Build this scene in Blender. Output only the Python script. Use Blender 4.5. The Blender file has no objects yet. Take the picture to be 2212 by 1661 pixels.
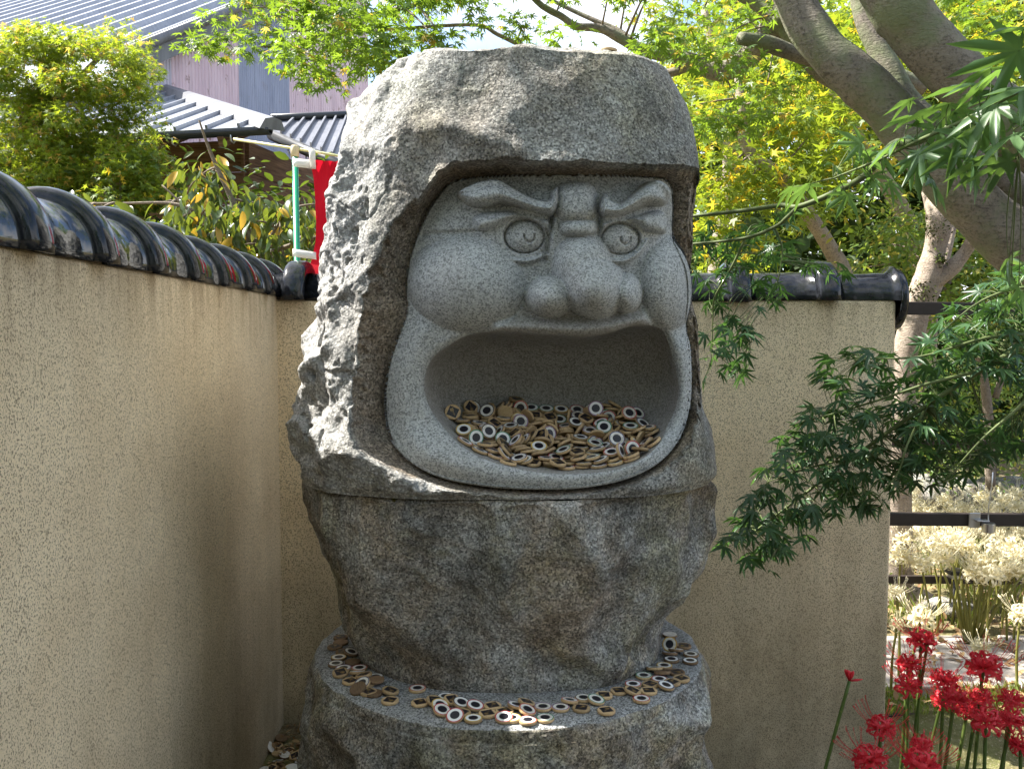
import bpy, bmesh, math, random
import numpy as np
from mathutils import Vector, Matrix, Quaternion

random.seed(7)
RNG = np.random.default_rng(7)
R = math.radians
scene = bpy.context.scene
COL = scene.collection

# ------------------------------------------------------------------ camera
PITCH = R(3.46)
CAMZ = 1.55
FPX = 1900.0                      # focal length in units of a 2212-wide picture
cam_d = bpy.data.cameras.new("camera")
cam_d.sensor_fit = 'HORIZONTAL'
cam_d.sensor_width = 36.0
cam_d.lens = 36.0 * FPX / 2212.0
cam_d.clip_start = 0.05
cam_d.clip_end = 2000.0
cam = bpy.data.objects.new("camera", cam_d)
cam.location = (0, 0, CAMZ)
cam.rotation_euler = (R(90) - PITCH, 0, 0)
COL.objects.link(cam)
scene.camera = cam

# ------------------------------------------------------------------ light
SUN_EL = R(51)
SUN_DIR = Vector((-0.965, 0.26, 0)).normalized() * math.cos(SUN_EL) + Vector((0, 0, math.sin(SUN_EL)))
SUN_AZ = math.atan2(SUN_DIR.x, SUN_DIR.y)
world = bpy.data.worlds.new("World")
scene.world = world
world.use_nodes = True
wn = world.node_tree
wn.nodes.clear()
w_out = wn.nodes.new("ShaderNodeOutputWorld")
w_bg = wn.nodes.new("ShaderNodeBackground")
w_sky = wn.nodes.new("ShaderNodeTexSky")
w_sky.sky_type = 'NISHITA'
w_sky.sun_disc = False
w_sky.sun_elevation = SUN_EL
w_sky.sun_rotation = SUN_AZ
w_sky.air_density = 1.0
w_sky.dust_density = 1.5
w_bg.inputs[1].default_value = 0.10
# broken white cloud over the whole sky
w_tc = wn.nodes.new("ShaderNodeTexCoord")
w_no = wn.nodes.new("ShaderNodeTexNoise")
w_no.inputs['Scale'].default_value = 3.2
w_no.inputs['Detail'].default_value = 7
w_rp = wn.nodes.new("ShaderNodeValToRGB")
w_rp.color_ramp.elements[0].position = 0.44
w_rp.color_ramp.elements[1].position = 0.62
w_mx = wn.nodes.new("ShaderNodeMix")
w_mx.data_type = 'RGBA'
wn.links.new(w_tc.outputs['Generated'], w_no.inputs['Vector'])
wn.links.new(w_no.outputs[0], w_rp.inputs[0])
wn.links.new(w_rp.outputs[0], w_mx.inputs[0])
wn.links.new(w_sky.outputs[0], w_mx.inputs[6])
w_mx.inputs[7].default_value = (5.2, 5.3, 5.6, 1)
wn.links.new(w_mx.outputs[2], w_bg.inputs[0])
wn.links.new(w_bg.outputs[0], w_out.inputs[0])

sun_d = bpy.data.lights.new("sun", 'SUN')
sun_d.energy = 5.0
sun_d.angle = R(0.53)
sun_d.color = (1.0, 0.95, 0.86)
sun = bpy.data.objects.new("sun", sun_d)
sun.rotation_euler = (-SUN_DIR).to_track_quat('-Z', 'Y').to_euler()
sun.location = SUN_DIR * 30
COL.objects.link(sun)

scene.render.engine = 'CYCLES'
scene.view_settings.view_transform = 'Standard'
scene.view_settings.look = 'None'
scene.view_settings.gamma = 1
scene.view_settings.use_curve_mapping = False
scene.view_settings.exposure = 1.85
cy = scene.cycles
cy.use_denoising = True
cy.max_bounces = 8
cy.diffuse_bounces = 5
cy.glossy_bounces = 4
cy.transmission_bounces = 6
cy.transparent_max_bounces = 8
cy.caustics_reflective = False
cy.caustics_refractive = False
cy.sample_clamp_indirect = 6.0

# ------------------------------------------------------------------ measuring
_cp, _sp = math.cos(PITCH), math.sin(PITCH)
def pt(px, py, Y):
    """point of the ray through picture position (px, py) that lies Y metres ahead"""
    u = (px - 1106.0) / FPX
    v = (830.5 - py) / FPX
    dy = _cp + v * _sp
    k = Y / dy
    return Vector((u * k, Y, CAMZ + (-_sp + v * _cp) * k))
def ptz(px, py, z):
    u = (px - 1106.0) / FPX
    v = (830.5 - py) / FPX
    dz = -_sp + v * _cp
    k = (z - CAMZ) / dz
    return Vector((u * k, (_cp + v * _sp) * k, z))
def proj(x, y, z):
    d = y * _cp - (z - CAMZ) * _sp
    v = y * _sp + (z - CAMZ) * _cp
    return 1106.0 + FPX * x / d, 830.5 - FPX * v / d

# ------------------------------------------------------------------ numpy noise
def _hash(ix, iy, iz, s):
    h = (ix.astype(np.int64) * 374761393 + iy.astype(np.int64) * 668265263 + iz.astype(np.int64) * 2147483647 + s * 1274126177) & 0x7fffffff
    h = ((h ^ (h >> 13)) * 1274126177) & 0x7fffffff
    h = ((h ^ (h >> 15)) * 668265263) & 0x7fffffff
    return (h ^ (h >> 16)) & 0x7fffffff
def vnoise(P, scale, seed=0):
    """smooth value noise in -1..1"""
    Q = P * scale + seed * 17.31
    I = np.floor(Q).astype(np.int64)
    f = Q - I
    f = f * f * f * (f * (f * 6 - 15) + 10)
    out = 0
    for dx in (0, 1):
        wx = f[:, 0] if dx else 1 - f[:, 0]
        for dy in (0, 1):
            wy = f[:, 1] if dy else 1 - f[:, 1]
            for dz in (0, 1):
                wz = f[:, 2] if dz else 1 - f[:, 2]
                out = out + wx * wy * wz * (_hash(I[:, 0] + dx, I[:, 1] + dy, I[:, 2] + dz, seed) / 1073741823.5 - 1)
    return out
def fbm(P, scale, octv=4, seed=0, gain=0.5):
    s, a, n = 0, 1.0, 0
    for o in range(octv):
        s = s + a * vnoise(P, scale * 2 ** o, seed + o)
        n += a
        a *= gain
    return s / n
def chips(P, scale, seed=0):
    """flat chisel facets: lower envelope of randomly tilted planes, one per cell"""
    Q = P * scale
    I = np.floor(Q).astype(np.int64)
    best = np.full(len(P), 1e9)
    val = np.zeros(len(P))
    edge = np.full(len(P), 1e9)
    for dx in (-1, 0, 1):
        for dy in (-1, 0, 1):
            for dz in (-1, 0, 1):
                cx, cy_, cz = I[:, 0] + dx, I[:, 1] + dy, I[:, 2] + dz
                h = [_hash(cx, cy_, cz, seed + k) / 2147483647.0 for k in range(6)]
                ox, oy, oz = cx + h[0] - Q[:, 0], cy_ + h[1] - Q[:, 1], cz + h[2] - Q[:, 2]
                d = ox * ox + oy * oy + oz * oz
                t = (h[3] - .5) * ox + (h[4] - .5) * oy + (h[5] - .5) * oz + (h[0] - .5) * .55 + .22 * d
                m = d < best
                edge = np.where(m, best, np.minimum(edge, d))
                val = np.where(m, t, val)
                best = np.where(m, d, best)
    return val, np.sqrt(edge) - np.sqrt(best)
def scallop(P, scale, k=30.0, seed=0):
    """rounded hollows that meet in ridges; k sets how sharp the ridges are; 0 at a hollow's centre"""
    Q = P * scale
    I = np.floor(Q).astype(np.int64)
    acc = np.zeros(len(P))
    for dx in (-1, 0, 1):
        for dy in (-1, 0, 1):
            for dz in (-1, 0, 1):
                cx, cy_, cz = I[:, 0] + dx, I[:, 1] + dy, I[:, 2] + dz
                h = [_hash(cx, cy_, cz, seed + j) / 2147483647.0 for j in range(4)]
                d = (cx + h[0] - Q[:, 0]) ** 2 + (cy_ + h[1] - Q[:, 1]) ** 2 + (cz + h[2] - Q[:, 2]) ** 2
                acc += np.exp(-k * (d + .35 * (h[3] - .5)))
    return -np.log(acc + 1e-12) / k
def smax(a, b, k):
    h = np.clip(0.5 + 0.5 * (a - b) / k, 0, 1)
    return b + (a - b) * h + k * h * (1 - h)
def sstep(a, b, x):
    t = np.clip((x - a) / (b - a), 0, 1)
    return t * t * (3 - 2 * t)
def dpoly(X, Y, pts, closed=False):
    """distance to a polyline and, when closed, signed (inside positive)"""
    d = np.full(X.shape, 1e18)
    ins = np.zeros(X.shape, bool)
    n = len(pts)
    for i in range(n if closed else n - 1):
        ax, ay = pts[i]
        bx, by = pts[(i + 1) % n]
        ex, ey = bx - ax, by - ay
        L = ex * ex + ey * ey + 1e-12
        t = np.clip(((X - ax) * ex + (Y - ay) * ey) / L, 0, 1)
        d = np.minimum(d, (X - ax - t * ex) ** 2 + (Y - ay - t * ey) ** 2)
        if closed:
            c = (ay > Y) != (by > Y)
            with np.errstate(divide='ignore', invalid='ignore'):
                xi = ax + (Y - ay) * ex / (ey if ey else 1e-12)
            ins ^= c & (X < xi)
    d = np.sqrt(d)
    return np.where(ins, d, -d) if closed else d
def catmull(pts, n=8, closed=False):
    P = [np.array(p, float) for p in pts]
    out = []
    m = len(P)
    for i in range(m if closed else m - 1):
        if closed:
            p0, p1, p2, p3 = P[i - 1], P[i], P[(i + 1) % m], P[(i + 2) % m]
        else:
            p0, p1, p2, p3 = P[max(i - 1, 0)], P[i], P[i + 1], P[min(i + 2, m - 1)]
        for k in range(n):
            t = k / n
            out.append(0.5 * ((2 * p1) + (p2 - p0) * t + (2 * p0 - 5 * p1 + 4 * p2 - p3) * t * t + (3 * p1 - p0 - 3 * p2 + p3) * t ** 3))
    if not closed:
        out.append(P[-1])
    return out

# ------------------------------------------------------------------ objects
def link(name, me, parent=None, mat=None):
    o = bpy.data.objects.new(name, me)
    COL.objects.link(o)
    if mat is not None and me is not None:
        me.materials.append(mat)
    if parent is not None:
        o.parent = parent
    return o
def tag(o, label=None, cat=None, group=None, kind=None):
    if label: o['label'] = label
    if cat: o['category'] = cat
    if group: o['group'] = group
    if kind: o['kind'] = kind
    return o
def empty(name, loc=(0, 0, 0), rz=0.0):
    o = bpy.data.objects.new(name, None)
    o.empty_display_size = 0.1
    o.location = loc
    o.rotation_euler = (0, 0, rz)
    COL.objects.link(o)
    return o
def mesh_np(name, V, F, smooth=True):
    """mesh from numpy vertices and an (n,4) or (n,3) face array"""
    me = bpy.data.meshes.new(name)
    V = np.asarray(V, np.float32)
    F = np.asarray(F, np.int32)
    k = F.shape[1]
    me.vertices.add(len(V))
    me.vertices.foreach_set('co', V.ravel())
    me.loops.add(F.size)
    me.loops.foreach_set('vertex_index', F.ravel())
    me.polygons.add(len(F))
    me.polygons.foreach_set('loop_start', np.arange(0, F.size, k, dtype=np.int32))
    me.polygons.foreach_set('loop_total', np.full(len(F), k, np.int32))
    me.update(calc_edges=True)
    if smooth:
        me.polygons.foreach_set('use_smooth', np.ones(len(F), bool))
    return me
def mesh_py(name, V, F, smooth=False):
    me = bpy.data.meshes.new(name)
    me.from_pydata([tuple(v) for v in V], [], F)
    if smooth:
        for p in me.polygons: p.use_smooth = True
    me.update()
    return me
def grid_faces(nu, nv, wrap_u=False):
    i = np.arange(nu if wrap_u else nu - 1)
    j = np.arange(nv - 1)
    I, J = np.meshgrid(i, j, indexing='ij')
    I2 = (I + 1) % nu
    return np.stack([I * nv + J, I2 * nv + J, I2 * nv + J + 1, I * nv + J + 1], -1).reshape(-1, 4)
def box_vf(c, s, rot=None):
    V = []
    for dx in (-.5, .5):
        for dy in (-.5, .5):
            for dz in (-.5, .5):
                v = Vector((dx * s[0], dy * s[1], dz * s[2]))
                if rot is not None: v = rot @ v
                V.append(Vector(c) + v)
    return V, [(0, 1, 3, 2), (4, 6, 7, 5), (0, 4, 5, 1), (2, 3, 7, 6), (0, 2, 6, 4), (1, 5, 7, 3)]
def bev_box(name, c, s, bev=0.006, rot=None, seg=2):
    bm = bmesh.new()
    V, F = box_vf((0, 0, 0), s)
    vs = [bm.verts.new(v) for v in V]
    for f in F: bm.faces.new([vs[i] for i in f])
    bmesh.ops.recalc_face_normals(bm, faces=bm.faces[:])
    if bev: bmesh.ops.bevel(bm, geom=bm.edges[:], offset=bev, segments=seg, affect='EDGES', profile=.5)
    M = Matrix.Translation(Vector(c)) @ (rot.to_matrix().to_4x4() if isinstance(rot, Quaternion) else (rot.to_4x4() if rot is not None else Matrix()))
    bm.transform(M)
    me = bpy.data.meshes.new(name)
    bm.to_mesh(me); bm.free()
    return me
def tube_vf(path, radii, n=8, cap=True, squash=None):
    """vertices and faces of a tube along a path with its own radius at each point"""
    P = [Vector(p) for p in path]
    V, F = [], []
    up = Vector((0, 0, 1))
    prev = None
    for i, p in enumerate(P):
        t = (P[min(i + 1, len(P) - 1)] - P[max(i - 1, 0)]).normalized()
        if prev is None:
            a = t.cross(up if abs(t.z) < .9 else Vector((1, 0, 0))).normalized()
        else:
            a = (prev - t * prev.dot(t)).normalized()
        prev = a
        b = t.cross(a)
        r = radii[i] if hasattr(radii, '__len__') else radii
        for k in range(n):
            ang = 2 * math.pi * k / n
            V.append(p + a * math.cos(ang) * r + b * math.sin(ang) * r)
    m = len(P)
    for i in range(m - 1):
        for k in range(n):
            k2 = (k + 1) % n
            F.append((i * n + k, i * n + k2, (i + 1) * n + k2, (i + 1) * n + k))
    if cap:
        F.append(tuple(range(n - 1, -1, -1)))
        F.append(tuple((m - 1) * n + k for k in range(n)))
    return V, F
class MB:
    """collects pieces of one part"""
    def __init__(self): self.V, self.F, self.M = [], [], []
    def add(self, V, F, mi=0):
        o = len(self.V)
        self.V += [tuple(v) for v in V]
        self.F += [tuple(i + o for i in f) for f in F]
        self.M += [mi] * len(F)
    def build(self, name, mats, parent=None, smooth=False):
        me = mesh_py(name, self.V, self.F, smooth)
        mats = mats if isinstance(mats, (list, tuple)) else [mats]
        for m in mats: me.materials.append(m)
        if len(mats) > 1: me.polygons.foreach_set('material_index', self.M)
        return link(name, me, parent)

# ------------------------------------------------------------------ node helpers
class NT:
    def __init__(self, name):
        self.mat = bpy.data.materials.new(name)
        self.mat.use_nodes = True
        self.t = self.mat.node_tree
        self.t.nodes.clear()
        self.out = self.t.nodes.new('ShaderNodeOutputMaterial')
    def n(self, typ, **kw):
        x = self.t.nodes.new('ShaderNode' + typ)
        for k, v in kw.items(): setattr(x, k, v)
        return x
    def l(self, a, b): self.t.links.new(a, b)
    def val(self, sock, v):
        if hasattr(v, 'is_linked') or hasattr(v, 'links'): self.l(v, sock)
        else: sock.default_value = v
    def obj(self): return self.n('TexCoord').outputs['Object']
    def noise(self, vec, scale, detail=3, rough=.55, dist=0.0):
        x = self.n('TexNoise')
        x.inputs['Scale'].default_value = scale
        x.inputs['Detail'].default_value = detail
        x.inputs['Roughness'].default_value = rough
        x.inputs['Distortion'].default_value = dist
        if vec is not None: self.l(vec, x.inputs['Vector'])
        return x.outputs[0]
    def voro(self, vec, scale, feature='F1', out=0, rand=1.0):
        x = self.n('TexVoronoi', feature=feature)
        x.inputs['Scale'].default_value = scale
        x.inputs['Randomness'].default_value = rand
        if vec is not None: self.l(vec, x.inputs['Vector'])
        return x.outputs[out]
    def ramp(self, fac, stops, interp='LINEAR'):
        x = self.n('ValToRGB')
        r = x.color_ramp
        r.interpolation = interp
        while len(r.elements) < len(stops): r.elements.new(0.5)
        for e, (p, c) in zip(r.elements, stops):
            e.position = p
            e.color = (c, c, c, 1) if not hasattr(c, '__len__') else (*c, 1)
        self.l(fac, x.inputs[0])
        return x.outputs[0]
    def mix(self, fac, a, b, blend='MIX'):
        x = self.n('Mix', data_type='RGBA', blend_type=blend)
        self.val(x.inputs[0], fac)
        for s, v in ((x.inputs[6], a), (x.inputs[7], b)):
            if hasattr(v, 'links'): self.l(v, s)
            else: s.default_value = (*v, 1) if len(v) == 3 else v
        return x.outputs[2]
    def math(self, op, a, b=0.0, clamp=False):
        x = self.n('Math', operation=op, use_clamp=clamp)
        self.val(x.inputs[0], a)
        self.val(x.inputs[1], b)
        return x.outputs[0]
    def mapping(self, vec, scale=(1, 1, 1), rot=(0, 0, 0), loc=(0, 0, 0)):
        x = self.n('Mapping')
        x.inputs['Scale'].default_value = scale
        x.inputs['Rotation'].default_value = rot
        x.inputs['Location'].default_value = loc
        self.l(vec, x.inputs[0])
        return x.outputs[0]
    def bump(self, h, strength=.3, dist=.01, nrm=None):
        x = self.n('Bump')
        x.inputs['Strength'].default_value = strength
        x.inputs['Distance'].default_value = dist
        self.l(h, x.inputs['Height'])
        if nrm is not None: self.l(nrm, x.inputs['Normal'])
        return x.outputs[0]
    def attr(self, name, out='Color'):
        x = self.n('Attribute', attribute_name=name)
        return x.outputs[out]
    def pbsdf(self, col, rough=.6, spec=.5, metal=0.0, nrm=None, **kw):
        x = self.n('BsdfPrincipled')
        if hasattr(col, 'links'): self.l(col, x.inputs['Base Color'])
        else: x.inputs['Base Color'].default_value = (*col, 1)
        self.val(x.inputs['Roughness'], rough)
        x.inputs['Specular IOR Level'].default_value = spec
        x.inputs['Metallic'].default_value = metal
        for k, v in kw.items(): self.val(x.inputs[k.replace('_', ' ')], v)
        if nrm is not None: self.l(nrm, x.inputs['Normal'])
        return x.outputs[0]
    def done(self, sh):
        self.l(sh, self.out.inputs[0])
        return self.mat
def flat_mat(name, col, rough=.55, spec=.5, metal=0.0, var=.12, scale=30):
    t = NT(name)
    n = t.noise(t.obj(), scale, 4)
    c = t.mix(t.ramp(n, [(.3, 0.0), (.7, 1.0)]), tuple(x * (1 - var) for x in col), tuple(min(1, x * (1 + var)) for x in col))
    return t.done(t.pbsdf(c, rough, spec, metal, t.bump(n, .15, .003)))

# ================================================================== stone materials
def granite(name, kind):
    t = NT(name)
    o = t.obj()
    fc_ = 300 if kind in ('face', 'inner') else 230
    fine = t.noise(o, fc_, 2, .75)
    grain = t.voro(o, fc_ * .93, out=1)
    g = t.n('RGBToBW'); t.l(grain, g.inputs[0])
    if kind in ('face', 'inner'):
        sp = t.ramp(g.outputs[0], [(.25, (.09, .095, .095)), (.40, (.33, .34, .34)), (.62, (.48, .49, .49)), (.82, (.64, .65, .64))])
        sp2 = t.mix(t.ramp(fine, [(.35, 0.0), (.65, 1.0)]), (.185, .19, .19), (.49, .505, .505))
        c = t.mix(.5, sp, sp2)
        stain = t.ramp(t.noise(o, 5, 4), [(.5, 0.0), (.75, 1.0)])
        c = t.mix(t.math('MULTIPLY', stain, .25), c, (.22, .19, .15))
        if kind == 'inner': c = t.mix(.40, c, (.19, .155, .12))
        b1 = t.bump(fine, .22, .002)
        b2 = t.bump(t.noise(o, 40, 3), .12, .006, b1)
        return t.done(t.pbsdf(c, .8, .3, 0, b2))
    drk = .98 if kind == 'lower' else .92
    sp = t.ramp(g.outputs[0], [(.25, (.035, .035, .035)), (.42, (.17, .17, .168)), (.62, (.30, .30, .295)), (.82, (.56, .56, .545))])
    sp2 = t.mix(t.ramp(fine, [(.36, 0.0), (.64, 1.0)]), (.065, .065, .063), (.43, .43, .415))
    c = t.mix(.5, sp, sp2)
    # weathering: brown film and dark lichen patches
    m1 = t.ramp(t.noise(o, 4.5, 6, .68, .6), [(.43, 0.0), (.60, 1.0)])
    m2 = t.ramp(t.noise(t.mapping(o, loc=(3, 1, 7)), 6.5, 7, .70, .3), [(.47, 0.0), (.60, 1.0)])
    m3 = t.ramp(t.noise(t.mapping(o, loc=(9, 4, 2)), 5.5, 6, .7), [(.50, 0.0), (.62, 1.0)])
    m4 = t.ramp(t.noise(t.mapping(o, loc=(5, 8, 3)), 3.5, 6, .7), [(.50, 0.0), (.62, 1.0)])
    k = 1.0 if kind == 'lower' else .55
    c = t.mix(t.math('MULTIPLY', m1, .62 * k), c, t.mix(1.0, c, (1.02, .78, .56), 'MULTIPLY'))
    c = t.mix(t.math('MULTIPLY', m4, .7 * k), c, t.mix(1.0, c, (.92, .90, .62), 'MULTIPLY'))
    c = t.mix(t.math('MULTIPLY', m2, .80 * max(k, .75)), c, t.mix(1.0, c, (.42, .41, .40), 'MULTIPLY'))
    c = t.mix(t.math('MULTIPLY', m3, .8), c, t.mix(1.0, c, (1.35, 1.38, 1.42), 'MULTIPLY'))
    c = t.mix(1.0, c, (drk, drk * .995, drk * .98), 'MULTIPLY')
    if kind == 'hood':                      # flank and ledge: sunlit brightness put into the colour as paler stone
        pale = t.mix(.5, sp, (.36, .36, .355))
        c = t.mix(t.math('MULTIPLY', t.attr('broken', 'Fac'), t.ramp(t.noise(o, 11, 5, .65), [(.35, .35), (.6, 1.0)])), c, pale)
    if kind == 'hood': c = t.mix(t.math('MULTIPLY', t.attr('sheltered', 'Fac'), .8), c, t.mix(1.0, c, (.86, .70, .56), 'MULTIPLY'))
    b0 = t.bump(t.noise(o, 26, 5, .65), .5, .02)
    b1 = t.bump(t.noise(o, 110, 4, .7), .45, .006, b0)
    b2 = t.bump(fine, .3, .0025, b1)
    return t.done(t.pbsdf(c, .85, .25, 0, b2))
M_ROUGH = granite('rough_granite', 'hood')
M_LOWER = granite('weathered_granite', 'lower')
M_FACE = granite('dressed_granite', 'face')
M_INNER = granite('sheltered_granite', 'inner')
M_GROOVE = flat_mat('incised_line', (.06, .06, .058), .9, .1)

# ================================================================== statue: upper stone
CY = 2.37
YT = 2.28
def _tab(pts, col):
    z = np.array([pt(p[0], p[1], YT).z for p in pts])
    x = np.array([pt(p[0], p[1], YT).x for p in pts])
    i = np.argsort(z)
    return z[i], x[i]
SIL_L = [(642, 1062), (641, 1030), (638, 985), (642, 930), (645, 870), (646, 835), (642, 790), (660, 735), (678, 640), (702, 480), (718, 350), (737, 290), (760, 235), (786, 190), (812, 168)]
SIL_R = [(1538, 1062), (1541, 1030), (1545, 930), (1532, 880), (1522, 830), (1514, 700), (1503, 620), (1503, 480), (1510, 400), (1511, 350), (1499, 290), (1484, 240), (1460, 190), (1440, 160)]
ZL, XL = _tab(SIL_L, 0)
ZR, XR = _tab(SIL_R, 0)
Z0 = 1.168
ZS = pt(812, 168, YT).z
ZTOP = ZS + .045
SEXP = 2.7
def front_depth(z):
    return np.interp(z, [1.1, 1.25, 1.5, 1.8, 2.0, 2.1, 2.2], [.40, .40, .395, .385, .37, .35, .32])
def upper_base(th, q):
    """point of the uncarved boulder: th angle from the front, q height parameter (1 = shoulder, 1.4 = crown)"""
    qq = np.clip(q, 0, 1)
    z = Z0 + (ZS - Z0) * qq
    c = np.clip((q - 1) / .4, 0, 1)
    s = 1 - c ** 1.5
    zz = z + (ZTOP - ZS) * np.sin(np.clip(c, 0, 1) * math.pi / 2) ** .8
    xl = np.interp(z, ZL, XL); xr = np.interp(z, ZR, XR)
    cx = (xl + xr) / 2
    a = (xr - xl) / 2 * s
    bf = front_depth(z) * s
    sn, cs = np.sin(th), np.cos(th)
    b = np.where(cs > 0, bf, bf * 1.05) + 1e-9
    a = a + 1e-9
    r = 1 / ((np.abs(sn) / a) ** SEXP + (np.abs(cs) / b) ** SEXP) ** (1 / SEXP)
    return cx + r * sn, CY - r * cs, zz

POLY_F = catmull([(1000, 388), (945, 428), (910, 490), (886, 560), (878, 620), (880, 675), (862, 725), (842, 790), (833, 860), (842, 935), (880, 990), (950, 1028), (1050, 1047), (1150, 1053), (1250, 1050), (1350, 1031), (1425, 992), (1470, 935), (1488, 860), (1488, 760), (1481, 700), (1487, 640), (1482, 585), (1466, 545), (1452, 510), (1453, 440), (1444, 395), (1400, 384), (1200, 380)], 5, True)
POLY_H = catmull([(955, 372), (905, 415), (850, 478), (805, 560), (774, 640), (766, 720), (760, 820), (757, 905), (775, 965), (822, 1000), (900, 1037), (1000, 1062), (1150, 1073), (1260, 1070), (1360, 1052), (1450, 1008), (1502, 940), (1522, 840), (1520, 700), (1514, 600), (1514, 480), (1513, 400), (1493, 366), (1400, 362), (1300, 360), (1200, 357), (1100, 353), (1010, 357)], 5, True)
MOUTH = catmull([(977, 741), (1018, 722), (1070, 717), (1121, 718), (1190, 724), (1259, 727), (1314, 720), (1362, 705), (1396, 703), (1431, 710), (1446, 735), (1457, 775), (1466, 827), (1464, 868), (1450, 910), (1422, 952), (1379, 985), (1328, 1005), (1259, 1015), (1190, 1015), (1121, 1006), (1053, 988), (990, 956), (942, 908), (919, 864), (915, 820), (932, 775)], 8, True)
EYE_L = (1132.5, 511, 42.5, 35)
EYE_R = (1340, 516, 40, 33)
def dome(X, Y, cx, cy_, rx, ry, h, p=.5, rot=0.0, e=2.0):
    c, s = math.cos(rot), math.sin(rot)
    U = ((X - cx) * c + (Y - cy_) * s) / rx
    V = (-(X - cx) * s + (Y - cy_) * c) / ry
    r2 = np.abs(U) ** e + np.abs(V) ** e
    return h * np.clip(1 - r2, 0, 1) ** p
BROW_L = catmull([(989, 420), (1021, 402), (1056, 393), (1082, 394), (1110, 409), (1138, 425), (1161, 433), (1178, 435), (1189, 427), (1190, 415), (1205, 405), (1210, 432), (1204, 453), (1190, 466), (1161, 461), (1133, 453), (1103, 445), (1082, 441), (1061, 447), (1040, 450), (1018, 446), (1003, 436)], 4, True)
BROW_R = catmull([(1300, 424), (1311, 424), (1318, 435), (1335, 439), (1354, 428), (1372, 413), (1391, 399), (1410, 393), (1431, 401), (1445, 422), (1438, 441), (1412, 447), (1394, 447), (1372, 456), (1344, 467), (1316, 470), (1297, 466), (1292, 448)], 4, True)
LID_L = catmull([(1024, 464), (1060, 455), (1104, 453), (1150, 467), (1190, 474), (1194, 500), (1184, 524), (1177, 504), (1166, 485), (1150, 476), (1129, 474), (1110, 478), (1091, 487), (1072, 495), (1051, 502), (1028, 502), (1017, 482)], 4, True)
LID_R = catmull([(1300, 478), (1344, 471), (1394, 456), (1430, 454), (1443, 478), (1438, 506), (1394, 506), (1379, 492), (1363, 483), (1344, 480), (1326, 485), (1309, 496), (1299, 512), (1295, 495)], 4, True)
LOW_L = catmull([(1060, 522), (1078, 548), (1106, 561), (1145, 563), (1178, 550)], 5)
LOW_R = catmull([(1298, 548), (1318, 561), (1350, 563), (1380, 545), (1396, 520)], 5)
def ridge(X, Y, line, w, h):
    d = dpoly(X, Y, line)
    return h * np.exp(-(d / w) ** 2)
def ridge_asym(X, Y, line, w_up, w_dn, h):
    """ridge whose lower side is steeper than its upper side"""
    d = dpoly(X, Y, line)
    lx = np.array([p[0] for p in line]); ly = np.array([p[1] for p in line])
    k = np.argsort(lx)
    yl = np.interp(X, lx[k], ly[k])
    w = np.where(Y < yl, w_up, w_dn)
    return h * np.exp(-(d / w) ** 2)
DF = .125                                     # how deep the face sits in the boulder
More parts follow.
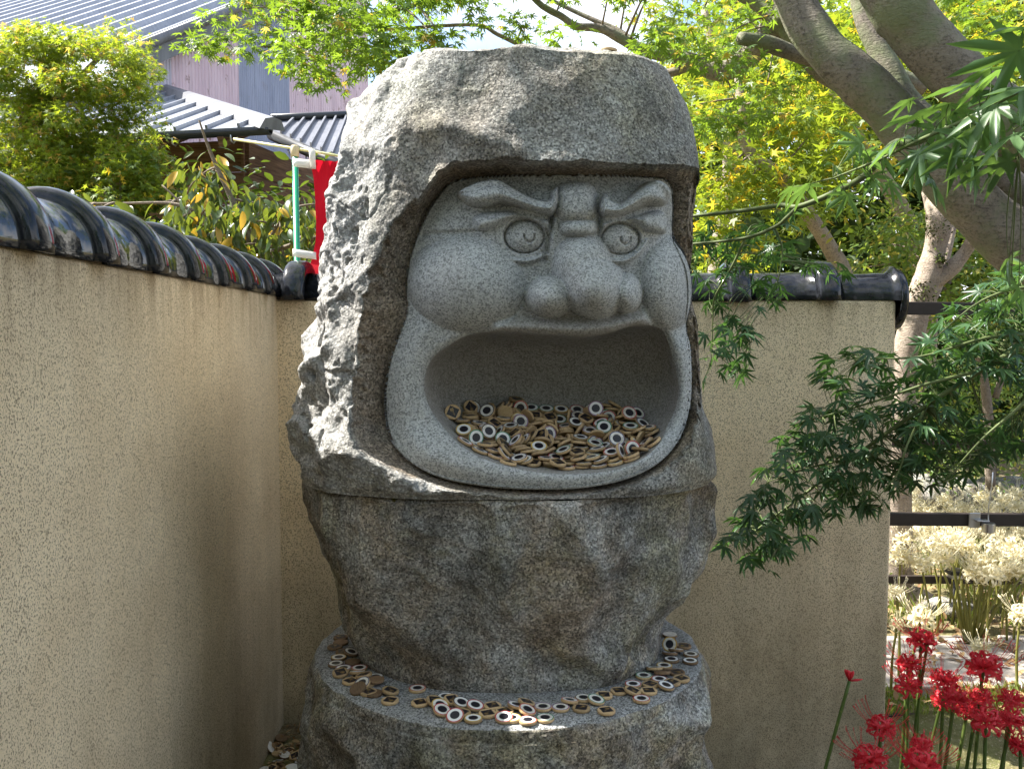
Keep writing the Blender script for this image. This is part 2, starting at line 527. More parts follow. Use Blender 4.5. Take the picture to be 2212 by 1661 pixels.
def carve(X, Y, P3, rough):
    """forward displacement (towards the viewer's side) and masks for picture positions X, Y"""
    wob = 9 * rough(0) + 5 * rough(1)
    dF = dpoly(X, Y, POLY_F, True)
    wob = wob * sstep(2, 26, -dF)
    dH = dpoly(X + wob, Y + .6 * wob, POLY_H, True)
    dM = -dpoly(X, Y, MOUTH, True)
    inF = dF > 0
    dFo = np.clip(-dF, 0, None)
    dHi = np.clip(dH, 0, None)
    t = np.where(inF, 1.0, dHi / (dHi + dFo + 1e-6))
    depth = DF * (1 - .45 * sstep(900, 1010, Y)) * (1 - .25 * sstep(1440, 1500, X))
    bevel = -depth * t ** .85
    din = np.clip(dF, 0, None)
    H = .030 * (1 - np.exp(-din / 22.0))
    H = H + .022 * np.exp(-((Y - 470) / 90.0) ** 2) * (1 - np.exp(-din / 40.0))
    # jaw band round the mouth, upper lip
    jaw = catmull([(915, 722), (880, 790), (872, 862), (885, 930), (945, 985), (1050, 1022), (1190, 1036), (1300, 1029), (1400, 988), (1460, 915), (1477, 840), (1473, 760)], 4)
    H = smax(H, .045 * np.exp(-(dpoly(X, Y, jaw) / 42.0) ** 2), .02)
    H = smax(H, ridge(X, Y, [(1075, 708), (1150, 707), (1259, 711), (1320, 705), (1385, 692)], 30, .062), .012)
    # lids and eyes
    for E, LID, LOW, sgn in ((EYE_L, LID_L, LOW_L, 1), (EYE_R, LID_R, LOW_R, -1)):
        ex, ey, rx, ry = E
        H = H + dome(X, Y, ex - 14 * sgn, ey - 4, rx * 2.0, ry * 2.0, .010, 1.0)
        H = smax(H, ridge(X, Y, LOW, 11, .060), .008)
        H = smax(H, .088 * (1 - np.exp(-np.clip(dpoly(X, Y, LID, True), 0, None) / 5.5)), .006)
        r = np.sqrt(((X - ex) / rx) ** 2 + ((Y - ey) / ry) ** 2)
        ball = .036 + .028 * np.clip(1.0 - r * r, 0, 1) ** .6
        H = np.where(r < 1.0, ball, H)
        H = H - .016 * np.exp(-((r - 1.03) / .045) ** 2)
        up = [(ex + 11 + 11 * math.cos(a), ey + 0 + 12 * math.sin(a)) for a in np.linspace(math.pi * -.06, math.pi * 1.06, 12)]
        H = H - .009 * np.exp(-(dpoly(X, Y, up) / 2.1) ** 2)
    # inner corner cut, creases
    H = H - .028 * np.exp(-(dpoly(X, Y, [(1176, 560), (1182, 528), (1186, 495), (1192, 468)]) / 6.0) ** 2)
    H = H - .022 * np.exp(-(dpoly(X, Y, [(1300, 548), (1293, 520), (1294, 480), (1297, 455)]) / 6.0) ** 2)
    H = H - .010 * np.exp(-(dpoly(X, Y, catmull([(890, 508), (930, 506), (985, 504), (1028, 502)], 4)) / 6.0) ** 2)
    # brows
    H = smax(H, .120 * (1 - np.exp(-np.clip(dpoly(X, Y, BROW_L, True) + 3, 0, None) / 7.0)), .007)
    H = smax(H, .118 * (1 - np.exp(-np.clip(dpoly(X, Y, BROW_R, True) + 3, 0, None) / 7.0)), .007)
    # cheeks
    H = smax(H, dome(X, Y, 1010, 612, 134, 110, .118, .55, .06), .010)
    H = smax(H, dome(X, Y, 1442, 612, 66, 108, .105, .72), .012)
    H = smax(H, dome(X, Y, 1085, 585, 120, 55, .040, .9), .02)
    # nose
    H = smax(H, dome(X, Y, 1244, 438, 47, 46, .096, .40, 0, 3.2), .005)
    H = smax(H, dome(X, Y, 1249, 492, 46, 21, .090, .40, 0, 2.6), .004)
    H = smax(H, dome(X, Y, 1258, 575, 72, 78, .122, .62), .008)
    H = smax(H, dome(X, Y, 1284, 622, 74, 68, .165, .52, .25), .060)
    H = smax(H, dome(X, Y, 1188, 641, 57, 48, .130, .48), .018)
    H = smax(H, dome(X, Y, 1353, 634, 38, 46, .120, .48), .016)
    # rounded lip of the mouth
    dm = np.clip(dM, 0, 18)
    H = H - .020 * (1 - np.sqrt(np.clip(1 - (1 - dm / 18) ** 2, 0, 1)))
    disp = np.where(inF, -depth + H, bevel)
    # hood brim swells towards its lower edge
    brim = np.exp(-(np.clip(-dH, 0, None) / 60.0) ** 2) * (dH < 0) * sstep(520, 380, Y) * sstep(880, 1000, X)
    disp = disp + .018 * brim * (dH < 0)
    return disp, dF, dH, dM, t

def build_upper(nphi=1300, nrad=350, ncav=70):
    # mouth outline in (th, q)
    mo = []
    for (x, y) in MOUTH:
        Y = 2.06
        for it in range(4):
            p = pt(x, y, Y)
            xl = np.interp(p.z, ZL, XL); xr = np.interp(p.z, ZR, XR)
            cx, a, b = (xl + xr) / 2, (xr - xl) / 2, float(front_depth(p.z))
            k = max(1e-6, 1 - min(.999, abs((p.x - cx) / a)) ** SEXP) ** (1 / SEXP)
            Y = CY - b * k + .085
        mo.append((math.atan2(p.x - cx, b * k), (p.z - Z0) / (ZS - Z0)))
    mo = np.array(mo)
    SX = .46                                     # radians to metres in the parameter plane
    SQ = ZS - Z0
    mo_m = mo * np.array([SX, SQ])
    C = mo_m.mean(0)
    C[1] = (mo_m[:, 1].min() + mo_m[:, 1].max()) / 2
    ang = np.unwrap(np.arctan2(mo_m[:, 1] - C[1], mo_m[:, 0] - C[0]))
    if ang[-1] < ang[0]:
        ang = ang[::-1]; mo_m = mo_m[::-1]
    rad = np.hypot(mo_m[:, 0] - C[0], mo_m[:, 1] - C[1])
    ang0 = ang[0]
    ang_c = np.append(ang, ang[0] + 2 * math.pi); rad_c = np.append(rad, rad[0])
    # angular density: outline length + extra upwards for the carved face
    fa = np.linspace(0, 2 * math.pi, 4001)
    ra = np.interp((fa - ang0) % (2 * math.pi) + ang0, ang_c, rad_c)
    gx, gy = ra * np.cos(fa), ra * np.sin(fa)
    ds = np.hypot(np.gradient(gx), np.gradient(gy))
    dens = ds / ds.mean() + 1.5 * np.exp(-((np.angle(np.exp(1j * (fa - math.pi / 2)))) / .8) ** 2)
    cum = np.cumsum(dens); cum = (cum - cum[0]) / (cum[-1] - cum[0])
    phi = np.interp(np.arange(nphi) / nphi, cum, fa)
    r0 = np.interp((phi - ang0) % (2 * math.pi) + ang0, ang_c, rad_c)
    cph, sph = np.cos(phi), np.sin(phi)
    bx, by0, by1 = math.pi * SX, 0.0, 1.4 * SQ
    with np.errstate(divide='ignore'):
        tx = np.where(cph > 0, (bx - C[0]) / cph, (-bx - C[0]) / cph)
        ty = np.where(sph > 0, (by1 - C[1]) / sph, (by0 - C[1]) / sph)
    r1 = np.minimum(np.abs(tx), np.abs(ty))
    tt = np.linspace(0, 1, nrad)
    Ln = (r1 - r0)[:, None]
    near_ = np.minimum(Ln * .8, .62)
    rr = r0[:, None] + np.where(tt[None, :] < .80, near_ * tt[None, :] / .80, near_ + (Ln - near_) * np.clip((tt[None, :] - .80) / .20, 0, 1))
    U = C[0] + rr * cph[:, None]; Q = C[1] + rr * sph[:, None]
    th = (U / SX).ravel(); q = np.clip(Q / SQ, 0, 1.4).ravel()
    x, y, z = upper_base(th, q)
    P = np.stack([x, y, z], 1)
    # outward direction of the boulder
    e = 1e-3
    x1, y1, z1 = upper_base(th + e, q); x2, y2, z2 = upper_base(th, np.minimum(q + e, 1.4)); x3, y3, z3 = upper_base(th, np.minimum(q + e, 1.4) - 2 * e)
    Tt = np.stack([x1 - x, y1 - y, z1 - z], 1); Tq = np.stack([x2 - x3, y2 - y3, z2 - z3], 1)
    N = np.cross(Tt, Tq)
    N /= np.linalg.norm(N, axis=1, keepdims=True) + 1e-12
    N = np.where((N[:, :1] * (x - 0)[:, None] + N[:, 1:2] * (y - CY)[:, None] + N[:, 2:] * .2 < 0), -N, N)
    N[q > 1.32] = (0, 0, 1)
    n0 = vnoise(P, 38, 3); n1 = vnoise(P, 90, 4)
    rough = lambda i: (n0, n1)[i]
    front = np.cos(th) > -.05
    off = np.full(len(x), -.085)
    for it in range(3):
        X2, Y2 = proj(x, y - off * 0 + .0 - np.where(front, off, 0) * 1.0, z)
        disp, dF, dH, dM, t = carve(X2, Y2, P, rough)
        disp = np.where(front, disp, 0)
        disp = np.where((th > 1.2) & (dF < 0), disp * np.clip((1.65 - th) / .45, 0, 1), disp)
        off = disp
    # rough relief of the uncarved surface
    side = sstep(-.55, -1.05, th) * sstep(2.9, 2.3, np.abs(th))     # broken left flank
    ledge = np.exp(-(dpoly(X2, Y2, [(735, 960), (790, 1020), (870, 1045), (940, 1052)]) / 45.0) ** 2) * front
    rgt = sstep(1.0, 1.4, th)
    amp = .35 + 1.0 * np.maximum(side, ledge) + .2 * rgt
    am = np.maximum(side, ledge)
    W1 = P + .022 * np.stack([fbm(P, 9, 3, 11), fbm(P, 9, 3, 12), fbm(P, 9, 3, 14)], 1)
    c1 = scallop(W1, 9.0, 26, 21)
    c2 = scallop(P + .010 * fbm(P, 22, 2, 13)[:, None], 23, 22, 22)
    c3 = scallop(W1, 5.5, 7, 24)
    c4 = scallop(P + .012 * np.stack([fbm(P, 16, 2, 15), fbm(P, 16, 2, 16), fbm(P, 16, 2, 17)], 1), 14, 45, 25)
    rel = .046 * c1 * am + .020 * c4 * am + .009 * c2 * am
    rel = rel + .040 * (c3 - .2) * (1 - .6 * am) + .011 * fbm(P, 6, 4, 5) * (.7 + .6 * am) + .0024 * fbm(P, 45, 4, 6, .6) * (.5 + 2.2 * am)
    pits = np.clip(fbm(P * np.array([1, 1, .7]), 30, 3, 31) - .34, 0, 1)
    rel = rel - .09 * pits * np.maximum(side, .3 * ledge)
    rel = rel - am * np.percentile(rel[am > .5], 88) - (1 - am) * np.percentile(rel[(am < .1) & (dH < 0)], 75)
    cr = np.clip(.06 - np.abs(fbm(P, 5, 3, 33)), 0, 1) / .06
    rel = rel - .004 * cr * (.4 + am)
    # one broad lighter scoop and a ledge across the hood
    rel = rel + np.where(front, .012 * ridge(X2, Y2, [(960, 268), (1010, 290), (1080, 310), (1120, 330)], 22, 1.0), 0)
    rel = rel + np.where(front, -.014 * np.exp(-(dpoly(X2, Y2, [(890, 300), (930, 330), (915, 350)]) / 26.0) ** 2), 0)
    rel = rel + np.where(front, .016 * ledge, 0)
    crown = sstep(1.0, 1.12, q)
    rel = rel + crown * .012 * fbm(P, 14, 3, 41)
    # rough mask: 1 on the boulder skin, small on the pointed bevel, 0 on the face
    rm = np.where(dF > 0, 0.0, np.where(dH > 0, .30 * sstep(0, -8, dF), 1.0))
    rm = np.where(dH > 0, np.maximum(rm, sstep(12, 0, dH) * sstep(0, -12, dF)), rm)
    rm = np.where(front, rm, 1.0)
    edge_q = sstep(0.0, .02, q)
    P = P + N * (rel * rm * (.35 + .65 * edge_q))[:, None]
    P[:, 1] -= disp
    # joint: rounded foot of the stone
    foot = np.exp(-(q / .012) ** 2)
    P -= N * (.010 * foot)[:, None]
    G = P.reshape(nphi, nrad, 3)
    # cavity behind the lip
    rim = G[:, 0]
    s = np.linspace(0, 1, ncav + 1)[1:]
    a = s * math.pi / 2
    kk = np.cos(a) ** .36; dd = np.sin(a) ** .8
    Cx = rim[:, 0].mean(); Cz = rim[:, 2].min() + .16
    cav = np.empty((nphi, ncav, 3))
    ybk = 2.375
    cav[:, :, 0] = Cx + (rim[:, 0] - Cx)[:, None] * kk
    cav[:, :, 2] = Cz + (rim[:, 2] - Cz)[:, None] * kk
    cav[:, :, 1] = rim[:, 1][:, None] + (ybk - rim[:, 1])[:, None] * dd
    floor = (rim[:, 2] < Cz)
    cav += .0015 * (vnoise(cav.reshape(-1, 3), 30, 51).reshape(nphi, ncav, 1))
    ALL = np.concatenate([cav[:, ::-1], G], 1)
    nv = ncav + nrad
    V = ALL.reshape(-1, 3)
    F = grid_faces(nphi, nv, True)
    # vertex normals over the whole stone, so that its carved parts meet without a seam
    A = V[F]
    fn = np.cross(A[:, 2] - A[:, 0], A[:, 3] - A[:, 1])
    # orientation: towards the front
    if fn[:, 1].sum() > 0:
        F = F[:, ::-1]; fn = -fn
    VN = np.zeros_like(V)
    for k in range(4): 
        for c in range(3):
            VN[:, c] += np.bincount(F[:, k], fn[:, c], len(V))
    VN /= np.linalg.norm(VN, axis=1, keepdims=True) + 1e-20
    # class of every vertex
    Xf, Yf = X2.reshape(nphi, nrad), Y2.reshape(nphi, nrad)
    cls = np.zeros((nphi, nv), np.int32)                       # 0 hood
    cls[:, :ncav] = 2
    cF = (dF > 0).reshape(nphi, nrad)
    sub = cls[:, ncav:]
    sub[cF] = 1
    def inell(E, k=1.0): return (((Xf - E[0]) / (E[2] * k)) ** 2 + ((Yf - E[1]) / (E[3] * k)) ** 2 < 1) & cF
    sub[(dome(Xf, Yf, 1010, 612, 134, 110, 1.0, .5, .06) > .05) & cF] = 3
    sub[(dome(Xf, Yf, 1442, 612, 66, 108, 1.0, .5) > .05) & cF] = 4
    nose = (dome(Xf, Yf, 1244, 438, 46, 46, 1, .38, 0, 3.2) > 0) | (dome(Xf, Yf, 1249, 492, 45, 21, 1, .38, 0, 2.6) > 0) | (dome(Xf, Yf, 1258, 575, 72, 78, 1) > .1) | (dome(Xf, Yf, 1284, 622, 74, 68, 1, .5, .25) > .05) | (dome(Xf, Yf, 1187, 642, 54, 47, 1, .45) > 0) | (dome(Xf, Yf, 1353, 634, 34, 45, 1, .45) > 0)
    sub[nose & cF] = 5
    sub[(dpoly(Xf, Yf, BROW_L, True) > 0) & cF] = 6
    sub[(dpoly(Xf, Yf, BROW_R, True) > 0) & cF] = 7
    sub[inell(EYE_L)] = 8
    sub[inell(EYE_R)] = 9
    cls = cls.ravel()
    fc = cls[F].max(1)
    fc = np.where((cls[F] == 2).any(1), 2, fc)
    fc = tidy(F, fc)
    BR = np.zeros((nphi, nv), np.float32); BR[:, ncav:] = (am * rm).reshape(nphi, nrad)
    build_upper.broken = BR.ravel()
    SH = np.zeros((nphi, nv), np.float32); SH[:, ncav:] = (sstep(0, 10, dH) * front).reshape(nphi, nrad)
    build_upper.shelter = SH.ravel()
    return V, F, VN, fc, X2, Y2

def tidy(F, fc):
    """small cut-off islands of a carved part join the part round them"""
    for rep in range(3):
        v2f = {}
        for i in np.nonzero(fc != 0)[0]:
            for v in F[i]: v2f.setdefault(int(v), []).append(int(i))
        moved = 0
        for c in range(1, 10):
            left = set(np.nonzero(fc == c)[0].tolist())
            comps = []
            while left:
                s = [left.pop()]; comp = []
                while s:
                    i = s.pop(); comp.append(i)
                    for v in F[i]:
                        for j in v2f[int(v)]:
                            if j in left: left.discard(j); s.append(j)
                comps.append(comp)
            comps.sort(key=len)
            for comp in comps[:-1]:
                cnt = {}
                for i in comp:
                    for v in F[i]:
                        for j in v2f[int(v)]:
                            if fc[j] != c: cnt[int(fc[j])] = cnt.get(int(fc[j]), 0) + 1
                fc[comp] = max(cnt, key=cnt.get) if cnt else 0
                moved += 1
        if not moved: break
    return fc

def submesh(name, V, F, VN, mat):
    used = np.unique(F)
    rm = np.full(len(V), -1, np.int64); rm[used] = np.arange(len(used))
    me = mesh_np(name, V[used], rm[F])
    me.materials.append(mat)
    me.normals_split_custom_set_from_vertices([tuple(n) for n in VN[used]])
    return me

statue = empty('stone_statue', (0, CY, .695))
tag(statue, 'grey granite statue of a round scowling face with a gaping open mouth', 'statue')
def under(o, parent):
    o.parent = parent
    o.matrix_parent_inverse = Matrix.Translation(-parent.location)
    return o
UV_, UF_, UN_, UC_, _x2, _y2 = build_upper()
for i, nm in enumerate(['hood', 'face', 'mouth_cavity', 'cheek', 'cheek', 'nose', 'eyebrow', 'eyebrow', 'eye', 'eye']):
    sel = UF_[UC_ == i]
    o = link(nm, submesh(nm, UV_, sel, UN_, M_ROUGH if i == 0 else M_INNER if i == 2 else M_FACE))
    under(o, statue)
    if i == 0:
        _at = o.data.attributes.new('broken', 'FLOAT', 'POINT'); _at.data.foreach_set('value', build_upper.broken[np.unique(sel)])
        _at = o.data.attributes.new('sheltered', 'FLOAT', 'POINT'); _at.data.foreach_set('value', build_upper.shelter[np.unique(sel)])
        o['label'] = 'rough dark granite hood around the paler smooth face'

# ---------------------------------------------------------------- lower stone (belly of the figure)
LOW_SL = [(648, 1045), (650, 1090), (668, 1160), (690, 1220), (716, 1290), (742, 1345), (764, 1400), (790, 1440), (830, 1470)]
LOW_SR = [(1538, 1045), (1536, 1080), (1530, 1140), (1518, 1200), (1500, 1260), (1478, 1305), (1455, 1352), (1425, 1430), (1400, 1470)]
LZL, LXL = _tab(LOW_SL, 0); LZR, LXR = _tab(LOW_SR, 0)
PED_Z = .695
def build_lower(nth=1000, nz=330):
    th = np.linspace(-math.pi, math.pi, nth, endpoint=False)
    th = th - .35 * np.sin(th) * .9                 # denser in front
    zz = np.linspace(PED_Z - .004, Z0 - .003, nz)
    T, Z = np.meshgrid(th, zz, indexing='ij')
    T = T.ravel(); Z = Z.ravel()
    xl = np.interp(Z, LZL, LXL); xr = np.interp(Z, LZR, LXR)
    cx = (xl + xr) / 2; a = (xr - xl) / 2
    b = a * np.interp(Z, [.69, .8, 1.0, 1.17], [.84, .80, .75, .735])
    e = 2.35
    sn, cs = np.sin(T), np.cos(T)
    r = 1 / ((np.abs(sn) / a) ** e + (np.abs(cs) / b) ** e) ** (1 / e)
    P = np.stack([cx + r * sn, CY - r * cs, Z], 1)
    N = np.stack([sn, -cs, -.35 * np.ones_like(sn)], 1); N /= np.linalg.norm(N, axis=1, keepdims=True)
    W1 = P * np.array([1, 1, .72]) + .035 * np.stack([fbm(P, 6, 3, 61), fbm(P, 6, 3, 62), fbm(P, 6, 3, 64)], 1)
    c1 = scallop(W1, 5.6, 15, 71)
    c2 = scallop(W1, 12, 18, 72)
    top = sstep(Z0 - .003, Z0 - .03, Z)
    rel = .075 * (c1 - .2) + .022 * (c2 - .18) + .020 * fbm(P, 5, 4, 65) + .0028 * fbm(P, 40, 4, 66, .6)
    # shallow upright hollows in the belly
    hol = np.clip(vnoise(P * np.array([1, 1, .55]), 8.5, 67) - .05, 0, 1)
    rel = rel - .030 * hol
    rel = rel - np.percentile(rel, 80)
    rel = rel * (.35 + .65 * top) * (.3 + .7 * sstep(PED_Z, PED_Z + .05, Z)) + .002
    P = P + N * rel[:, None]
    P[:, :2] -= (N[:, :2]) * (.010 * (1 - sstep(Z0 - .003, Z0 - .014, Z)))[:, None]
    V = P
    F = grid_faces(nth, nz, True)
    n0 = len(V)
    c = np.array([[0, CY, Z0 - .003], [0, CY, PED_Z - .004]])
    V = np.concatenate([V, c])
    i = np.arange(nth); j = (i + 1) % nth
    topf = np.stack([i * nz + nz - 1, j * nz + nz - 1, np.full(nth, n0), np.full(nth, n0)], 1)
    me = mesh_np('belly_stone', V, F)
    me.flip_normals() if False else None
    return me
low = link('belly_stone', build_lower(), None, M_LOWER)
under(low, statue)

# ---------------------------------------------------------------- pedestal
PED_R = .524
def build_pedestal(nth=900):
    th = np.linspace(0, 2 * math.pi, nth, endpoint=False)
    prof = [(0.0, PED_Z)] + [(r, PED_Z) for r in np.linspace(.05, PED_R - .012, 60)]
    prof += [(PED_R - .012 + .012 * math.sin(a), PED_Z - .010 * (1 - math.cos(a))) for a in np.linspace(.2, math.pi / 2, 8)]
    prof += [(PED_R + .012 * math.sin(min(1, (PED_Z - z) / .10) * math.pi / 2) + .03 * max(0, (PED_Z - z - .10)), z) for z in np.linspace(PED_Z - .014, -.22, 230)]
    prof = np.array(prof)
    Rr, T = np.meshgrid(prof[:, 0], th, indexing='xy')
    Zz = np.tile(prof[:, 1], (nth, 1))
    Rr, T, Zz = Rr.ravel(), T.ravel(), Zz.ravel()
    P = np.stack([Rr * np.sin(T) - .010, CY - Rr * np.cos(T), Zz], 1)
    N = np.stack([np.sin(T), -np.cos(T), 0 * T], 1)
    side = sstep(PED_Z - .006, PED_Z - .10, Zz)
    W1 = P * np.array([1, 1, .8]) + .03 * np.stack([fbm(P, 7, 3, 81), fbm(P, 7, 3, 80), fbm(P, 7, 3, 79)], 1)
    rel = .080 * (scallop(W1, 6.2, 10, 82) - .2) + .018 * (scallop(W1, 16, 14, 83) - .18) + .014 * fbm(P, 6, 4, 84) + .003 * fbm(P, 45, 3, 85)
    rel = rel - np.percentile(rel, 45)
    P = P + N * (rel * side)[:, None]
    edge = sstep(PED_R - .03, PED_R - .005, Rr) * (Zz > PED_Z - .03)
    w = fbm(P, 16, 4, 86)
    P = P - N * (edge * (.002 + .010 * np.clip(w, -.1, 1)))[:, None]
    P[:, 2] -= edge * .003 * (1 + w)
    me = mesh_np('stone_pedestal', P, grid_faces(nth, len(prof), True)[:, ::-1])
    return me
t_ = NT('sawn_granite')
_o = t_.obj()
_g = t_.n('RGBToBW'); t_.l(t_.voro(_o, 300, out=1), _g.inputs[0])
_c = t_.ramp(_g.outputs[0], [(.2, (.10, .10, .10)), (.45, (.24, .245, .245)), (.65, (.33, .335, .335)), (.85, (.46, .46, .46))])
_c = t_.mix(t_.ramp(t_.noise(_o, 7, 5), [(.42, 0.0), (.7, .7)]), _c, t_.mix(.55, _c, (.07, .07, .07)))
M_SAWN = t_.done(t_.pbsdf(_c, .75, .3, 0, t_.bump(t_.noise(_o, 200, 3), .25, .002)))
ped = link('stone_pedestal', build_pedestal(), None, M_LOWER)
ped.data.materials.append(M_SAWN)
_pm = np.zeros(len(ped.data.polygons), np.int32)
_cz = np.empty(len(_pm) * 3, np.float32); ped.data.polygons.foreach_get('center', _cz)
_cz = _cz.reshape(-1, 3)
_pm[_cz[:, 2] > PED_Z - .006] = 1
ped.data.polygons.foreach_set('material_index', _pm)
tag(ped, 'round drum-shaped rough granite pedestal under the statue', 'pedestal')

t_ = NT('seam_moss')
_n = t_.noise(t_.obj(), 120, 3)
M_SEAMMOSS = t_.done(t_.pbsdf(t_.mix(_n, (.04, .045, .012), (.16, .13, .03)), .95, .1, 0, t_.bump(_n, .8, .01)))
for (mx, my, mw, mh) in ((760, 1062, 16, 9), (852, 1080, 11, 8), (742, 1050, 10, 7)):
    c_ = pt(mx, my, 2.03 if mx > 800 else 2.10)
    bm = bmesh.new(); bmesh.ops.create_icosphere(bm, subdivisions=4, radius=1)
    P_ = np.array([tuple(v.co) for v in bm.verts])
    k_ = 1 + .35 * fbm(P_, 2, 3, mx) + .3 * fbm(P_, 9, 2, mx)
    for v, k in zip(bm.verts, k_): v.co = Vector((v.co.x * k * mw / 900, v.co.y * k * .022, v.co.z * k * mh / 900))
    me = bpy.data.meshes.new('moss'); bm.to_mesh(me); bm.free()
    o = link('moss', me, None, M_SEAMMOSS); o.location = c_; under(o, statue); o.matrix_parent_inverse = Matrix.Translation(-statue.location)

# ================================================================== ground
def ground_mat():
    t = NT('soil_and_litter')
    o = t.obj()
    n1 = t.noise(o, 2.2, 6, .65)
    n2 = t.noise(o, 40, 5, .7)
    c = t.ramp(n2, [(.3, (.085, .06, .036)), (.5, (.17, .13, .08)), (.72, (.27, .215, .145))])
    c = t.mix(t.ramp(n1, [(.42, 0.0), (.6, 1.0)]), c, t.mix(.55, c, (.16, .19, .055)))
    v = t.voro(o, 75, out=0)
    c = t.mix(t.ramp(v, [(.12, .7), (.3, 0.0)]), c, (.40, .34, .24))
    return t.done(t.pbsdf(c, .95, .15, 0, t.bump(n2, .8, .02)))
M_GROUND = ground_mat()
def ground_sheet():
    xs = np.concatenate([[-400, -60, -15], np.linspace(-6, 7, 131), [16, 60, 400]])
    ys = np.concatenate([[-60, -8], np.linspace(-1, 12, 131), [20, 60, 500]])
    Xg, Yg = np.meshgrid(xs, ys, indexing='ij')
    P = np.stack([Xg.ravel(), Yg.ravel(), np.zeros(Xg.size)], 1)
    z = .03 * fbm(P, 1.3, 3, 91) + .012 * fbm(P, 7, 3, 92) - .02
    far = np.clip((P[:, 1] - 4.5) / 8, 0, 1)
    z = z + far * .25
    path = sstep(3.55, 3.75, P[:, 1]) * sstep(4.55, 4.35, P[:, 1]) * (P[:, 0] > 0)
    z = z * (1 - path) - .05 * path
    z = np.where(P[:, 1] < 3.42, np.minimum(z, -.012) - .13, z)
    P[:, 2] = z
    return mesh_np('ground', P, grid_faces(len(xs), len(ys)))
g = link('ground', ground_sheet(), None, M_GROUND)
tag(g, 'dry brown soil with leaf litter around the statue and lilies', kind='structure')
gravel_bed = link('gravel_bed', bev_box('gravel_bed', (-.66, 2.3, -.03), (.42, 1.88, .20), .01), None, M_GROUND)
tag(gravel_bed, 'dark soil bed in the corner between the two walls', kind='structure')

fc_ = link('bounce_dimmer', mesh_py('bounce_dimmer', [(-.75, -8, -.115), (7, -8, -.115), (7, 2.2, -.115), (2.2, 2.9, -.115), (1.3, 3.2, -.115), (-.45, 3.2, -.115)], [(0, 1, 2, 3, 4, 5)]), None, flat_mat('bounce_dimmer_dark', (.075, .07, .06), .9, .2, 0, .35, 60))  # added dark ground sheet, keeps bounced light off the lower walls
tag(fc_, 'unseen dark sheet added in front of the statue to cut ground bounce', kind='structure')
# path of stone slabs beyond the wall
M_SLAB = flat_mat('paving_stone', (.38, .34, .30), .85, .2, 0, .22, 14)
pth = empty('path', (1.2, 4.05, 0))
tag(pth, 'path of pale stone slabs behind the wall', kind='structure')
for i in range(7):
    for j in range(2):
        w = .52 + .05 * random.random()
        o = link('slab', bev_box('slab', (.0, 0, 0), (w, .31 + .02 * random.random(), .06), .008), None, M_SLAB)
        o.location = (.1 + i * .585 + j * .27 + random.uniform(-.01, .01), -.155 + j * .345, -.022 + random.uniform(-.004, .004))
        o.rotation_euler = (random.uniform(-.01, .01), random.uniform(-.01, .01), random.uniform(-.02, .02))
        o.parent = pth

# ================================================================== walls
def stucco():
    t = NT('speckled_stucco')
    o = t.obj()
    warp = t.mix(.09, o, t.n('TexNoise').outputs['Color'])
    w = t.noise(o, 14, 2)
    sp = t.noise(t.mapping(o, (1, 1, .75)), 310, 2.5, .6, .35)
    spk = t.ramp(sp, [(.53, 0.0), (.585, 1.0)])
    big = t.noise(o, 1.7, 4, .6)
    base = t.ramp(t.noise(o, 5, 4), [(.3, (.76, .612, .41)), (.7, (.88, .735, .515))])
    dark = t.mix(t.ramp(big, [(.35, 0.0), (.7, 1.0)]), (.25, .20, .135), (.155, .12, .08))
    c = t.mix(t.math('MULTIPLY', spk, .82), base, dark)
    # rain-borne dirt: brown under the coping, running down in streaks, grey-green towards the foot; the foot also holds painted shade
    sx = t.n('SeparateXYZ'); t.l(o, sx.inputs[0])
    streak = t.noise(t.mapping(o, (9, 9, .55)), 1.0, 5, .6)
    streak2 = t.noise(t.mapping(o, (26, 26, 2.0)), 1.0, 4, .6)
    zt = t.n('MapRange'); t.l(sx.outputs[2], zt.inputs[0])
    zt.inputs[1].default_value = 1.42; zt.inputs[2].default_value = 1.69
    k = t.math('MULTIPLY', t.math('POWER', zt.outputs[0], 1.6), t.ramp(streak2, [(.35, .15), (.68, 1.0)]))
    c = t.mix(t.math('MULTIPLY', k, .75), c, (.20, .14, .08))
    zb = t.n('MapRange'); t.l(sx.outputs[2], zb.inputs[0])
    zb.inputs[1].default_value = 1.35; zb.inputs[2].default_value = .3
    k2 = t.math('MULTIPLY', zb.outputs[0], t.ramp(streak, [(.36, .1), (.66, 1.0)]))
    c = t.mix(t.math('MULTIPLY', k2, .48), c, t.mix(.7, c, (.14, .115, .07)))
    zc = t.n('MapRange'); t.l(sx.outputs[2], zc.inputs[0]); zc.inputs[1].default_value = .75; zc.inputs[2].default_value = .05  # wall foot: shade painted into the colour, over the grime
    c = t.mix(t.math('MULTIPLY', zc.outputs[0], t.ramp(t.noise(o, 3, 5, .65), [(.3, .25), (.65, .75)])), c, (.15, .135, .085))
    b = t.bump(sp, .55, .004, t.bump(t.noise(o, 30, 4), .2, .01))
    return t.done(t.pbsdf(c, .92, .2, 0, b))
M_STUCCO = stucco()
def glaze(nm='black_glaze', ior=1.45, r0=.05, r1=.22):
    t = NT(nm)
    o = t.obj()
    n = t.noise(t.mapping(o, (60, 6, 60)), 1.0, 5, .6)
    n2 = t.noise(o, 35, 4, .6)
    c = t.mix(t.ramp(n2, [(.45, 0.0), (.75, 1.0)]), (.010, .011, .014), (.028, .030, .036))
    r = t.ramp(n2, [(.3, r0), (.75, r1)])
    return t.done(t.pbsdf(c, r, .5, 0, IOR=ior, nrm=t.bump(n, .10, .003, t.bump(t.noise(o, 12, 2), .15, .02))))
M_GLAZE = glaze()
M_TUBE = glaze('smooth_black_glaze', 1.9, .02, .10)
